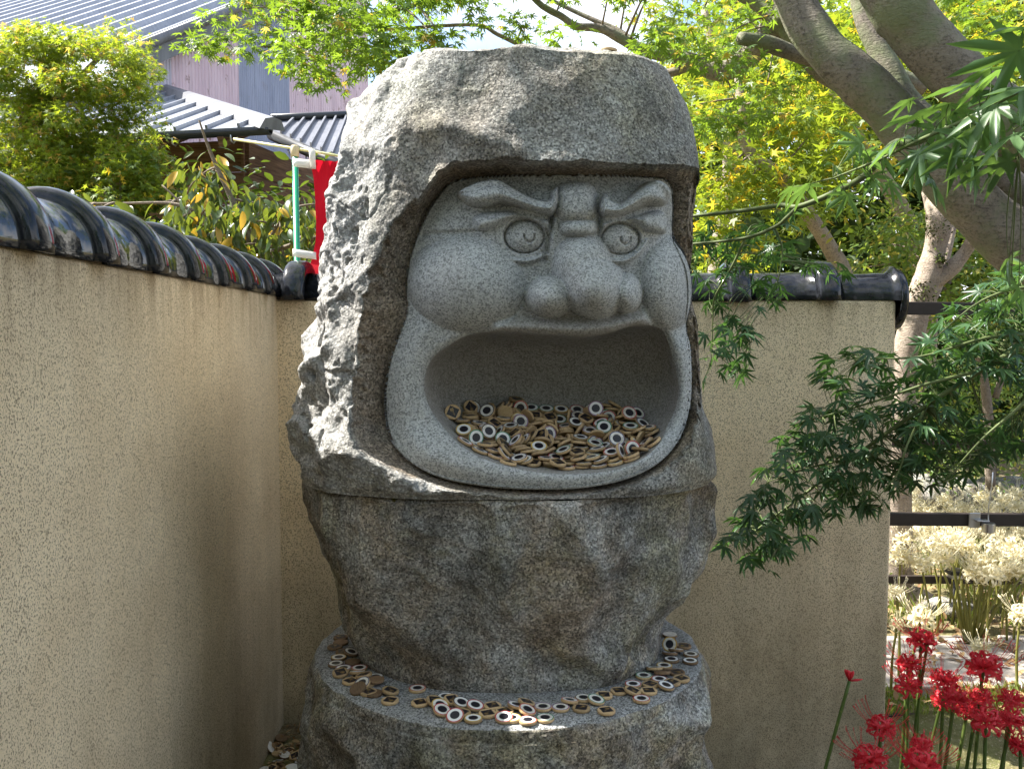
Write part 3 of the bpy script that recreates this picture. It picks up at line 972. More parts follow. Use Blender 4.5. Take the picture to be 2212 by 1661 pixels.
M_MORTAR = flat_mat('bedding_mortar', (.20, .155, .105), .95, .1)
WX0, WB = -.736, -.04             # face of the left wall: X = WX0 + WB * Y
WZ = 1.684
def wall_solid(name, p0, p1, th, z0, z1, parent, mat):
    """upright slab between two floor points; th is measured to the left of p0 -> p1"""
    p0, p1 = Vector(p0), Vector(p1)
    d = (p1 - p0); L = d.length; d.normalize()
    nrm = Vector((-d.y, d.x))
    me = bev_box(name, (0, 0, 0), (L, th, z1 - z0), .012, None, 3)
    me.transform(Matrix.Translation((L / 2, th / 2, (z1 - z0) / 2)))
    me.transform(Matrix(((d.x, nrm.x, 0, p0.x), (d.y, nrm.y, 0, p0.y), (0, 0, 1, z0), (0, 0, 0, 1))))
    return link(name, me, parent, mat)
def coping_mesh(L, two=True, r=.106, rc=.134, n=22):
    prof = [(0, r - .003), (L * .35, r), (L - .081, r + .001), (L - .080, r + .006), (L - .079, rc - .012), (L - .072, rc - .004), (L - .058, rc), (L - .036, rc), (L - .016, rc - .001), (L - .004, rc - .006), (L + .003, rc - .015), (L + .004, r - .012)]
    V, F = [], []
    inner = [(x, rr - .014) for x, rr in prof[:-1]]
    full = prof + inner[::-1]
    angs = [-.10 + (math.pi + .20) * k / n for k in range(n + 1)]
    for a in angs:
        for x, rr in full:
            z = rr * math.sin(a)
            V.append((x, rr * math.cos(a), z))
    m = len(full)
    for i in range(n):
        for j in range(m):
            j2 = (j + 1) % m
            F.append((i * m + j, (i + 1) * m + j, (i + 1) * m + j2, i * m + j2))
    F.append(tuple(range(m - 1, -1, -1))); F.append(tuple(n * m + j for j in range(m)))
    me = mesh_py('coping_tile', V, F, True)
    bm = bmesh.new(); bm.from_mesh(me); bmesh.ops.recalc_face_normals(bm, faces=bm.faces[:]); bm.to_mesh(me); bm.free()
    me.materials.append(M_GLAZE); me.materials.append(M_TUBE)
    _n = len(full)
    for k_, p_ in enumerate(me.polygons):
        if two and len(p_.vertices) == 4 and k_ % _n < 2: p_.material_index = 1
    return me
# left wall
lw = empty('garden_wall', (WX0 + WB * 3.25, 3.25, 0))
tag(lw, 'long cream speckled stucco wall with ribbed black coping running along the left', 'wall')
CYW = 3.25
y_near = -2.2
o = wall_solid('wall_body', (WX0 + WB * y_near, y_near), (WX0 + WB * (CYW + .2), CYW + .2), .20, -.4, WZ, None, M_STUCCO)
under(o, lw)
TILE = coping_mesh(.272)
ldir = Vector((WB, 1, 0)).normalized()
lang = math.atan2(ldir.y, ldir.x)
for k in range(-8, 8):
    Yr = 1.715 + .272 * (k - 1)
    if Yr > CYW + .12: break
    o = link('coping_tile', TILE)
    c = Vector((WX0 + WB * Yr - .098, Yr, WZ + .006)) - ldir * .236
    o.location = c - lw.location
    o.rotation_euler = (random.uniform(-.02, .02), random.uniform(-.012, .012), lang + random.uniform(-.012, .012))
    o.parent = lw
o = link('bedding', bev_box('bedding', (0, 0, 0), (4.9, .19, .03), .008), None, M_MORTAR)
o.location = Vector((WX0 + WB * 1.0 - .1, 1.0, WZ + .013)) - lw.location; o.rotation_euler = (0, 0, lang); o.parent = lw
# back wall
bw = empty('garden_wall', (1.0, CYW, 0))
tag(bw, 'cream speckled stucco wall directly behind the statue with its end at right', 'wall')
WEND = 1.418
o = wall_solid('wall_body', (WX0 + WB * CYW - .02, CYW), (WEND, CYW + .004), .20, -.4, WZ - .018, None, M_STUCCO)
under(o, bw)
TILE2 = coping_mesh(.327, False, .098, .141)
for k in range(8):
    xr = -.80 + .327 * k
    L = .327
    o = link('coping_tile', TILE2)
    z = WZ - .010 - .006 * math.sin((xr + .8) / 2.2 * math.pi)
    o.location = Vector((xr - .29, CYW + .095, z)) - bw.location
    o.rotation_euler = (random.uniform(-.015, .015), random.uniform(-.006, .006) + (0 if k < 6 else -.012), random.uniform(-.006, .006))
    o.parent = bw
    if xr + .327 > WEND - .1: break
o = link('coping_tile', coping_mesh(.327))
V_ = []
plain = [(0, .090), (.10, .093), (.212, .096), (.226, .104), (.236, .120), (.243, .122), (.243, .09)]
def lathe_half(prof, n=24, a0=-.1, a1=math.pi + .1, th=.013):
    V, F = [], []
    full = prof + [(x, r - th) for x, r in prof[::-1]][1:]
    m = len(full)
    for k in range(n + 1):
        a = a0 + (a1 - a0) * k / n
        for x, r in full: V.append((x, r * math.cos(a), r * math.sin(a)))
    for i in range(n):
        for j in range(m):
            F.append((i * m + j, (i + 1) * m + j, (i + 1) * m + (j + 1) % m, i * m + (j + 1) % m))
    return V, F
bpy.data.objects.remove(o)
mb = MB(); mb.add(*lathe_half(plain)); o = mb.build('coping_tile', M_GLAZE, None, True)
o.location = Vector((xr + .022, CYW + .095, WZ - .010)) - bw.location; o.parent = bw
# round end tile: a shallow dish with a raised rim, hanging half below the coping
V, F = [], []
prof = [(.0, .018), (.06, .017), (.095, .013), (.103, .004), (.110, -.004), (.1165, -.006), (.119, .0), (.1185, .016), (.114, .024), (.0, .026)]
n = 40
for k in range(n):
    a = 2 * math.pi * k / n
    for r, x in prof: V.append((x, r * math.cos(a), r * math.sin(a)))
m = len(prof)
for k in range(n):
    for j in range(m - 1):
        F.append((k * m + j, k * m + j + 1, ((k + 1) % n) * m + j + 1, ((k + 1) % n) * m + j))
mb = MB(); mb.add(V, F); o = mb.build('end_tile', M_GLAZE, None, True)
o.location = Vector((xr + .268, CYW + .095, WZ - .016)) - bw.location; o.parent = bw
o['label'] = 'round black glazed end tile hanging over the wall end'
o = link('bedding', bev_box('bedding', (0, 0, 0), (2.28, .185, .026), .008), None, M_MORTAR)
o.location = Vector((.27, CYW + .1, WZ - .005)) - bw.location; o.parent = bw

# ================================================================== fences, small lamps
M_RAIL = flat_mat('dark_brown_metal', (.030, .022, .020), .5, .4, 0, .2, 20)
M_STEEL = flat_mat('brushed_steel', (.55, .55, .56), .28, .5, 1.0, .08)
M_BLACK = flat_mat('black_plastic', (.012, .012, .012), .4, .5)
def fence(x0, x1, Y, rails, posts, h, label, th):
    f = empty('rail_fence', (x0, Y, 0))
    tag(f, label, 'fence')
    for z in rails:
        o = link('rail', bev_box('rail', (0, 0, 0), (x1 - x0, .03, th), .003), None, M_RAIL)
        o.location = ((x1 - x0) / 2, 0, z); o.rotation_euler = (0, .007, 0); o.parent = f
    for x in posts:
        o = link('post', bev_box('post', (0, 0, 0), (.06, .06, h + .1), .004), None, M_RAIL)
        o.location = (x - x0, .046, h / 2 - .05); o.parent = f
    return f
fence(1.25, 3.9, 3.56, [pt(0, 670, 3.56).z, pt(0, 1124, 3.56).z, pt(0, 1558, 3.56).z], [1.29, 2.45, 3.6], 1.7, 'dark brown rail fence joining the end of the wall', .052)
fence(1.0, 5.0, 4.72, [pt(0, 960, 4.72).z, pt(0, 1253, 4.72).z], [1.3, 3.2, 4.9], 1.05, 'lower dark rail fence among the cream lilies beyond the path', .042)
# steel clamp lamp on the near fence
p = pt(2124, 1131, 3.52)
cl = empty('clip_lamp', p); tag(cl, 'small steel clip lamp fixed on the middle fence rail', 'lamp')
bm = bmesh.new(); bmesh.ops.create_cone(bm, segments=24, radius1=.024, radius2=.026, depth=.038, cap_ends=True)
bmesh.ops.bevel(bm, geom=[e for e in bm.edges if e.calc_face_angle(0) > 1], offset=.003, segments=2, affect='EDGES')
me = bpy.data.meshes.new('lamp_cup'); bm.to_mesh(me); bm.free()
o = link('lamp_cup', me, cl, M_STEEL); o.location = (.012, -.018, -.012)
o = link('bracket', bev_box('bracket', (-.03, .012, .012), (.045, .008, .062), .002), cl, M_STEEL)
o = link('bracket_arm', bev_box('bracket_arm', (-.008, -.002, .014), (.05, .03, .006), .0015), cl, M_STEEL)
mb = MB(); mb.add(*tube_vf([(.012, -.015, .01), (.014, -.01, .07), (.03, 0, .16), (.032, 0, .21)], .0025, 6)); mb.build('wire', M_STEEL, cl, True)
# black solar stake lamp
p = pt(2060, 1335, 4.6); p.z = max(p.z, 0)
sl = empty('stake_lamp', (p.x, 4.6, .01)); tag(sl, 'black square topped garden stake lamp among the lilies', 'lamp')
zt = pt(2060, 1238, 4.6).z
link('lamp_head', bev_box('lamp_head', (0, 0, zt), (.085, .085, .022), .004), sl, M_BLACK)
link('lens_body', bev_box('lens_body', (0, 0, zt - .024), (.055, .055, .026), .006), sl, M_STEEL)
mb = MB(); mb.add(*tube_vf([(0, 0, -.03), (.0, 0, zt - .037)], [.006, .009], 8)); mb.build('stake', M_BLACK, sl, True)

# ================================================================== banner behind the wall
M_GREEN = flat_mat('green_pole_paint', (.012, .30, .17), .35, .5, 0, .05)
M_BEIGE = flat_mat('beige_plastic', (.62, .52, .33), .5, .4, 0, .05)
M_ROD = flat_mat('pale_yellow_rod', (.70, .68, .36), .45, .4, 0, .05)
def cloth_mat():
    t = NT('red_cloth')
    wv = t.noise(t.mapping(t.obj(), (900, 900, 900)), 1, 1)
    d = t.pbsdf((.62, .006, .022), .75, .2, 0, t.bump(wv, .1, .001))
    tr = t.n('BsdfTranslucent'); tr.inputs[0].default_value = (.75, .01, .03, 1)
    mx = t.n('MixShader'); mx.inputs[0].default_value = .35
    t.l(d, mx.inputs[1]); t.l(tr.outputs[0], mx.inputs[2])
    return t.done(mx.outputs[0])
M_CLOTH = cloth_mat()
def tape_mat():
    t = NT('clear_white_tape')
    d = t.pbsdf((.82, .80, .76), .35, .5)
    tr = t.n('BsdfTransparent')
    mx = t.n('MixShader'); mx.inputs[0].default_value = .25
    t.l(d, mx.inputs[1]); t.l(tr.outputs[0], mx.inputs[2])
    return t.done(mx.outputs[0])
M_TAPE = tape_mat()
def banner(bx, Y, ztop, z0, label, full=True):
    b = empty('banner', (bx, Y, z0)); tag(b, label, 'banner')
    L = lambda p: Vector(p) - b.location
    mb = MB(); mb.add(*tube_vf([L((bx, Y, z0)), L((bx + .004, Y, z0 + .8)), L((bx - .006, Y, ztop - .03))], .0125, 14)); mb.build('pole', M_GREEN, b, True)
    mb = MB(); mb.add(*tube_vf([L((bx - .006, Y, ztop - .045)), L((bx - .006, Y, ztop - .004)), L((bx - .006, Y, ztop))], [.0165, .0165, .013], 14)); mb.build('cap', M_BEIGE, b, True)
    return b, L
BY = 3.62
pb = pt(640, 315, BY)
b, L = banner(pb.x, BY, pb.z, 0.0, 'red cloth banner taped to a green pole behind the wall')
a0, a1 = pt(505, 301, BY + .03), pt(840, 357, BY - .03)
mb = MB(); mb.add(*tube_vf([L(a0), L((a0 + a1) / 2 + Vector((0, 0, .004))), L(a1)], [.0055, .0055, .005], 8)); mb.build('cross_rod', M_ROD, b, True)
nu, nv = 40, 60
V = []
for i in range(nu):
    for j in range(nv):
        v = j / (nv - 1); u = i / (nu - 1)
        yy = 345 + (680 - 345) * v
        xl = np.interp(yy, [345, 380, 430, 480, 520, 560, 592, 680], [668, 675, 681, 683, 680, 672, 665, 660])
        x = xl + (850 - xl) * u
        q = pt(x, yy + 7 * u, BY - .035)
        q.y += .018 * math.sin(u * 9 + v * 3) * (.3 + u) + .010 * math.sin(v * 14 + u * 4) + .006 * math.sin((u * 2.2 + v) * 22) * math.exp(-v * 5)
        V.append(L(q))
me = mesh_np('cloth', np.array(V), grid_faces(nu, nv)); me.materials.append(M_CLOTH); link('cloth', me, b)
def tape(p0, p1, p2, p3, Y):
    n = 7
    V = []
    for i in range(n):
        u = i / (n - 1)
        for s in (0, 1):
            A, B = (p0, p1) if s == 0 else (p3, p2)
            q = pt(A[0] + (B[0] - A[0]) * u, A[1] + (B[1] - A[1]) * u, Y)
            q.y += -.012 * math.exp(-((u - .2) / .25) ** 2) + .004 * math.sin(u * 8)
            V.append(L(q))
    me = mesh_np('tape', np.array(V), grid_faces(n, 2)); me.materials.append(M_TAPE)
    o = link('tape', me, b)
    md = o.modifiers.new('thickness', 'SOLIDIFY'); md.thickness = .0008
tape((634, 343), (682, 347), (682, 366), (634, 361), BY - .030)
tape((668, 322), (681, 322), (681, 362), (671, 362), BY - .044)
tape((633, 538), (682, 545), (683, 561), (633, 555), BY - .046)
p2 = pt(158, 446, 4.2)
b2 = empty('banner_rod', (p2.x, 4.2, p2.z)); tag(b2, 'tip of a thin yellow rod with pink tape behind the left coping', 'rod')
mb = MB(); mb.add(*tube_vf([(-.035, .0, .006), (.06, 0, -.002)], .004, 8)); mb.build('rod', M_ROD, b2, True)
M_PINK = flat_mat('pink_tape', (.75, .55, .62), .4, .4)
link('tape', bev_box('tape', (-.002, 0, -.022), (.026, .010, .062), .002), b2, M_PINK)
mb = MB(); mb.add(*tube_vf([(-.01, .012, -.05), (-.012, .014, -p2.z)], .010, 8)); mb.build('pole', M_GREEN, b2, True)

# ================================================================== buildings at the back left
def sheet_mat(name, c1, c2, rust=0.0, rough=.5, metal=0.0):
    t = NT(name)
    o = t.obj()
    n = t.noise(t.mapping(o, (1.3, 1.3, .35)), 3, 5, .6)
    c = t.mix(t.ramp(n, [(.35, 0.0), (.7, 1.0)]), c1, c2)
    fine = t.noise(t.mapping(o, (14, 14, 1.2)), 1.5, 5, .6)
    c = t.mix(t.ramp(fine, [(.5, 0.0), (.75, .6)]), c, tuple(x * .6 for x in c1))
    if rust:
        r = t.noise(t.mapping(o, (1.2, 1.2, .8)), 5, 6, .7)
        c = t.mix(t.ramp(r, [(.60, 0.0), (.66, rust)]), c, (.20, .085, .045))
    return t.done(t.pbsdf(c, rough, .4, metal, t.bump(fine, .15, .004)))
M_SHEET_PINK = sheet_mat('faded_pink_sheet', (.70, .52, .60), (.82, .64, .72), .8, .6)
M_SHEET_GREY = sheet_mat('faded_violet_sheet', (.54, .50, .61), (.66, .61, .72), .5, .6)
M_SHEET_BLUE = sheet_mat('blue_grey_sheet', (.32, .35, .48), (.42, .45, .59), .15, .5)
M_ROOF = sheet_mat('grey_roof_sheet', (.27, .29, .33), (.35, .37, .41), 0, .32)
M_ROOF_D = sheet_mat('dark_roof_sheet', (.15, .155, .175), (.21, .215, .24), 0, .4)
M_GUTTER = flat_mat('dark_gutter', (.03, .033, .037), .35, .5)
def plank_mat():
    t = NT('dark_weathered_planks')
    o = t.obj()
    g = t.noise(t.mapping(o, (1.2, 1.2, 22)), 2.2, 6, .6)
    c = t.ramp(g, [(.3, (.07, .038, .024)), (.5, (.17, .095, .06)), (.75, (.29, .17, .11))])
    return t.done(t.pbsdf(c, .8, .2, 0, t.bump(g, .4, .006)))
M_PLANK = plank_mat()

A = pt(295, 84, 10.0); Bp = pt(545, -14, 12.2)
wd = Vector((Bp.x - A.x, Bp.y - A.y, 0)); wl_ = wd.length; wd.normalize()
wn_ = Vector((wd.y, -wd.x, 0))                  # faces the viewer's right
hall = empty('corrugated_hall', (A.x, A.y, 0))
tag(hall, 'tall shed with faded pink and grey corrugated walls and ribbed metal roof', 'building')
def W(s, z): return A + wd * s + Vector((0, 0, z - A.z))
slope = (Bp.z - A.z) / wl_
def s_at(px):                                   # distance along the wall where it crosses a picture column
    k = (px - 1106) / FPX
    return (k * A.y - A.x) / (wd.x - k * wd.y)
def corr(name, s0, s1, z0, mat, pitch, amp, prof='sin'):
    per = 6
    n = max(4, int((s1 - s0) / pitch * per))
    V, F = [], []
    for i in range(n + 1):
        s = s0 + (s1 - s0) * i / n
        ph = (i % per) / per
        if prof == 'sin': d = amp * math.sin(2 * math.pi * ph)
        else: d = -amp if ph < .18 else 0.0
        top = A.z + slope * s
        zb = z0
        for z in (zb, zb + (top - zb) * .5, top):
            p = W(s, z) + wn_ * d - hall.location
            V.append(p)
    for i in range(n):
        for k in range(2): F.append((i * 3 + k, i * 3 + 3 + k, i * 3 + 4 + k, i * 3 + 1 + k))
    me = mesh_py(name, V, F, prof == 'sin'); me.materials.append(mat)
    return link(name, me, hall)
cuts = [s_at(x) for x in (296, 383, 455, 526, 632, 700, 800)]
mats = [(M_SHEET_GREY, .055, .010, 'v'), (M_SHEET_PINK, .062, .008, 'v'), (M_SHEET_PINK, .062, .008, 'v'), (M_SHEET_BLUE, .045, .011, 'sin'), (M_SHEET_PINK, .062, .008, 'v'), (M_SHEET_PINK, .062, .008, 'v')]
for k in range(6):
    o = corr('wall_sheet', cuts[k] + .004, cuts[k + 1] + .012, 1.2, mats[k][0], mats[k][1], mats[k][2], mats[k][3])
    o.location = wn_ * (.006 * (k % 2))
# a lower front sheet course, slightly proud
# roof: ribs run parallel to the rake, eave goes left
ev = Vector((-wd.y, wd.x, 0))
rd = Vector((wd.x, wd.y, slope)).normalized()
rn = ev.cross(rd).normalized()
if rn.z < 0: rn = -rn
RO = A + Vector((0, 0, .02)) - rd * .7
Lr = 6.5
V = [RO + wn_ * .18, RO + ev * 9, RO + ev * 9 + rd * Lr, RO + wn_ * .18 + rd * Lr]
V = [v - hall.location for v in V]
V2 = [v - rn * .06 for v in V]
link('roof_deck', mesh_py('roof_deck', V + V2, [(0, 1, 2, 3), (7, 6, 5, 4), (0, 4, 5, 1), (1, 5, 6, 2), (2, 6, 7, 3), (3, 7, 4, 0)]), hall, M_ROOF)
rib_me = None
for k in range(19):
    q = RO + ev * (-.02 + .46 * k)
    a, b_ = q - hall.location, q + rd * Lr - hall.location
    V, F = [], []
    for e in (a, b_):
        for dx, h in ((-.07, -.002), (-.035, .065), (.035, .065), (.07, -.002)): V.append(e + ev * dx + rn * h)
    F = [(0, 1, 5, 4), (1, 2, 6, 5), (2, 3, 7, 6), (0, 3, 2, 1), (4, 5, 6, 7)]
    link('roof_rib', mesh_py('roof_rib', V, F), hall, M_ROOF)
mb = MB()
for off, r, mat in ((.16, .055, 0), ):
    mb.add(*tube_vf([RO + wn_ * .24 - rn * .06 - hall.location, RO + wn_ * .24 - rn * .06 + rd * Lr - hall.location], .06, 10))
mb.build('rake_pipe', M_ROOF_D, hall, True)
V = [RO + wn_ * .17 - rn * .07, RO + wn_ * .17 - rn * .30, RO + wn_ * .17 - rn * .30 + rd * Lr, RO + wn_ * .17 - rn * .07 + rd * Lr]
V = [v - hall.location for v in V]; V2 = [v - wn_ * .06 for v in V]
link('barge_board', mesh_py('barge_board', V + V2, [(0, 1, 2, 3), (7, 6, 5, 4), (0, 4, 5, 1), (1, 5, 6, 2), (2, 6, 7, 3), (3, 7, 4, 0)]), hall, sheet_mat('grey_board', (.16, .16, .17), (.24, .24, .25)))

# lower house with the hip roof
K = pt(586, 272, 7.5)
house = empty('wooden_house', (K.x, K.y, 0))
tag(house, 'low dark wooden house with grey standing seam hip roof and gutters', 'building')
HL = lambda p: Vector(p) - house.location
EL = pt(345, 286, 7.72); EL.z = K.z
e1 = (EL - K).normalized()
ER = pt(716, 334, 8.72); ER.z = K.z
e2 = (ER - K).normalized()
T = pt(338, 190, 10.9)
hip = (T - K)
def face(e, length, nm, mat, seam, up, cap=True):
    """roof face on the eave K + e*s; it is bounded by the hip line"""
    d = hip - e * hip.dot(e)                    # up the slope
    Hh = d.length; d.normalize()
    nrm = e.cross(d)
    if nrm.z < 0: nrm = -nrm
    V = [K, K + e * length, K + e * length + d * Hh, T]
    V = [HL(v) for v in V]; V2 = [v - nrm * .05 for v in V]
    link('roof_plane', mesh_py('roof_plane', V + V2, [(0, 1, 2, 3), (7, 6, 5, 4), (0, 4, 5, 1), (1, 5, 6, 2), (2, 6, 7, 3), (3, 7, 4, 0)]), house, mat)
    s = seam
    he = hip.dot(e)
    while s < length:
        top = Hh
        t0 = 0.0
        if he > 0 and s < he: top = Hh * s / he
        a = K + e * s
        V, F = [], []
        for q in (a, a + d * top):
            for dx, h in ((-.012, -.002), (-.012, .035), (.012, .035), (.012, -.002)): V.append(HL(q + e * dx + nrm * h))
        link('roof_seam', mesh_py('roof_seam', V, [(0, 1, 5, 4), (1, 2, 6, 5), (2, 3, 7, 6), (0, 3, 2, 1), (4, 5, 6, 7)]), house, mat)
        s += seam
    # gutter along the eave with hooks
    n = 9
    V, F = [], []
    for i in range(2):
        q = K + e * (0 if i == 0 else length) - nrm * .02 - d * .03
        for k in range(n):
            an = math.pi + math.pi * k / (n - 1)
            V.append(HL(q - d * .0 + Vector((-e.y * (1 if e.x > 0 else 1), e.x, 0)) * .05 * math.cos(an) + Vector((0, 0, .05 * math.sin(an)))))
    F = [(k, k + 1, n + k + 1, n + k) for k in range(n - 1)]
    o = link('gutter', mesh_py('gutter', V, F, True), house, M_GUTTER)
    md = o.modifiers.new('thickness', 'SOLIDIFY'); md.thickness = .012
    s = .35
    while s < length:
        q = K + e * s
        path = [q + Vector((0, 0, -.02)) - d * .05, q + Vector((0, 0, -.10)) - d * .045, q + Vector((0, 0, -.13)) - d * .0, q + Vector((0, 0, -.09)) + d * .06, q + Vector((0, 0, -.05)) + d * .08]
        mb = MB(); mb.add(*tube_vf([HL(p) for p in path], .008, 6)); mb.build('gutter_hook', M_STEEL, house, True)
        s += .55
    return d, nrm
d1, n1 = face(e1, 5.5, 'left', M_ROOF, .30, 1)
d2 = Vector((-.97, .23, 0)).normalized()
# roof at right: falls towards the viewer's right
Q1, Q2, Q3, Q4 = pt(586, 262, 8.55), pt(790, 252, 9.1), pt(790, 368, 7.3), pt(586, 280, 8.2)
nq = (Q2 - Q4).cross(Q1 - Q3).normalized()
if nq.z < 0: nq = -nq
V = [HL(v) for v in (Q4, Q3, Q2, Q1)]; V2 = [v - nq * .05 for v in V]
link('roof_plane', mesh_py('roof_plane', V + V2, [(0, 1, 2, 3), (7, 6, 5, 4), (0, 4, 5, 1), (1, 5, 6, 2), (2, 6, 7, 3), (3, 7, 4, 0)]), house, M_ROOF_D)
for k in range(1, 9):
    u = k / 9
    a, b_ = Q4.lerp(Q3, u), Q1.lerp(Q2, min(1, u * 1.0 + .12))
    e = (Q3 - Q4).normalized()
    V = []
    for q in (a, b_):
        for dx, h in ((-.013, -.004), (-.013, .035), (.013, .035), (.013, -.004)): V.append(HL(q + e * dx + nq * h))
    link('roof_seam', mesh_py('roof_seam', V, [(0, 1, 5, 4), (1, 2, 6, 5), (2, 3, 7, 6), (0, 3, 2, 1), (4, 5, 6, 7)]), house, M_ROOF_D)
mb = MB(); mb.add(*tube_vf([HL(Q4 - nq * .05), HL(Q3 - nq * .05)], .05, 10)); mb.build('gutter', M_GUTTER, house, True)
mb = MB(); mb.add(*tube_vf([HL(Q1 + nq * .03), HL(Q2 + nq * .03)], .035, 8)); mb.build('ridge_cap', M_GUTTER, house, True)
for k in range(1, 5):
    q = Q4.lerp(Q3, k / 5) - nq * .06
    path = [q, q + Vector((0, -.02, -.07)), q + Vector((.03, -.02, -.12)), q + Vector((.08, -.02, -.09)), q + Vector((.10, 0, -.04))]
    mb = MB(); mb.add(*tube_vf([HL(p) for p in path], .008, 6)); mb.build('gutter_hook', M_STEEL, house, True)
# hip cap
V, F = [], []
side = hip.normalized().cross(Vector((0, 0, 1))).normalized()
upv = side.cross(hip.normalized())
if upv.z < 0: upv = -upv
for q in (K - hip.normalized() * .04, T):
    for dx, h in ((-.11, -.03), (-.07, .055), (0, .075), (.07, .055), (.11, -.03)): V.append(HL(q + side * dx + upv * h))
link('hip_cap', mesh_py('hip_cap', V, [(0, 1, 6, 5), (1, 2, 7, 6), (2, 3, 8, 7), (3, 4, 9, 8), (0, 4, 3, 2, 1), (5, 6, 7, 8, 9)]), house, M_ROOF_D)
# walls of horizontal boards set back under the eaves
for e, din, L_, nb in ((e1, d1, 5.2, 11), (e2, d2, 5.6, 11)):
    inward = Vector((din.x, din.y, 0)).normalized()
    other = (e2 if e is e1 else e1)
    base = K + inward * .55 + e * .5
    for k in range(nb):
        z = K.z - .12 - .29 * k
        if z < 0: break
        me = bev_box('wall_board', (0, 0, 0), (L_, .03, .283), .004)
        o = link('wall_board', me, house, M_PLANK)
        rz = math.atan2(e.y, e.x)
        c = base + e * (L_ / 2) + inward * random.uniform(0, .006)
        o.location = HL((c.x, c.y, z)); o.rotation_euler = (0, 0, rz)
# soffit rafters
for k in range(8):
    q = K + e1 * (.45 + .6 * k) + d1 * .30 - n1 * .10
    o = link('rafter', bev_box('rafter', (0, 0, 0), (.06, .75, .09), .004), house, M_PLANK)
    o.location = HL(q)
    o.rotation_mode = 'QUATERNION'
    o.rotation_quaternion = Matrix((e1, d1, n1)).transposed().to_quaternion()

# ================================================================== leaves
def leaf_mat(name, dark, light, trans, tfac=.42, rough=.42, autumn=None, autumn_at=.8):
    t = NT(name)
    oi = t.n('ObjectInfo')
    at = t.n('Attribute', attribute_name='tint')
    v = t.math('FRACT', t.math('ADD', at.outputs['Fac'], oi.outputs['Random']))
    c = t.mix(v, dark, light)
    tc = t.mix(v, tuple(x * .8 for x in trans), tuple(min(1, x * 1.15) for x in trans))
    if autumn:
        m = t.ramp(v, [(autumn_at, 0.0), (min(1, autumn_at + .04), 1.0)])
        c = t.mix(m, c, autumn)
        tc = t.mix(m, tc, tuple(min(1, x * 1.6) for x in autumn))
    d = t.pbsdf(c, rough, .4)
    tr = t.n('BsdfTranslucent'); t.l(tc, tr.inputs[0])
    mx = t.n('MixShader'); mx.inputs[0].default_value = tfac
    t.l(d, mx.inputs[1]); t.l(tr.outputs[0], mx.inputs[2])
    return t.done(mx.outputs[0])
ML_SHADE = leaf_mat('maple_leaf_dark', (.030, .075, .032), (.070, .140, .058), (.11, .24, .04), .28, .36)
ML_NEAR = leaf_mat('maple_leaf_fresh', (.055, .115, .045), (.10, .175, .075), (.18, .32, .05), .36, .33)
ML_CANOPY = leaf_mat('maple_leaf_canopy', (.042, .095, .018), (.09, .17, .028), (.28, .43, .03), .43, .4, (.42, .30, .05), .93)
ML_GOLD = leaf_mat('maple_leaf_gold', (.07, .15, .02), (.18, .23, .03), (.37, .46, .03), .45, .5, (.60, .42, .03), .88)
ML_LEFT = leaf_mat('maple_leaf_left', (.075, .14, .022), (.19, .25, .035), (.42, .52, .03), .42, .5, (.45, .30, .06), .90)
ML_OVAL = leaf_mat('oval_leaf', (.028, .062, .022), (.07, .105, .03), (.24, .30, .03), .30, .28, (.42, .27, .03), .88)
ML_BUSH = leaf_mat('bush_leaf', (.055, .12, .03), (.13, .20, .05), (.33, .45, .05), .36, .35, (.36, .33, .06), .85)
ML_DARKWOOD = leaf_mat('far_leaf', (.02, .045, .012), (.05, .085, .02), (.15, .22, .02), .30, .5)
def bark(name, c1, c2, green=.0, scale=1.0):
    t = NT(name)
    o = t.obj()
    n = t.noise(o, 9 * scale, 6, .65, .4)
    w = t.noise(t.mapping(o, (20, 20, 70)), scale, 4, .6, .8)
    f = t.noise(o, 70 * scale, 5, .7)
    c = t.mix(t.ramp(n, [(.32, 0.0), (.68, 1.0)]), c1, c2)
    c = t.mix(t.ramp(f, [(.48, 0.0), (.66, .8)]), c, tuple(x * .42 for x in c1))
    c = t.mix(t.ramp(w, [(.56, 0.0), (.68, .65)]), c, tuple(x * .38 for x in c1))
    if green:
        g = t.noise(o, 5, 5, .6)
        c = t.mix(t.ramp(g, [(.44, 0.0), (.62, green)]), c, (.16, .19, .10))
    return t.done(t.pbsdf(c, .85, .2, 0, t.bump(f, .5, .008, t.bump(w, .55, .012, t.bump(n, .3, .02)))))
MB_MAPLE = bark('maple_bark', (.165, .145, .12), (.26, .23, .19), .75)
MB_PALE = bark('pale_bark', (.31, .245, .20), (.44, .37, .31), .12, 1.6)
MB_TWIG = flat_mat('green_twig', (.10, .13, .045), .6, .3)
MB_GREY = bark('grey_twig', (.20, .16, .13), (.30, .25, .20), 0, 2.5)
M_MOSS = flat_mat('moss', (.055, .07, .018), .95, .1, 0, .4, 60)

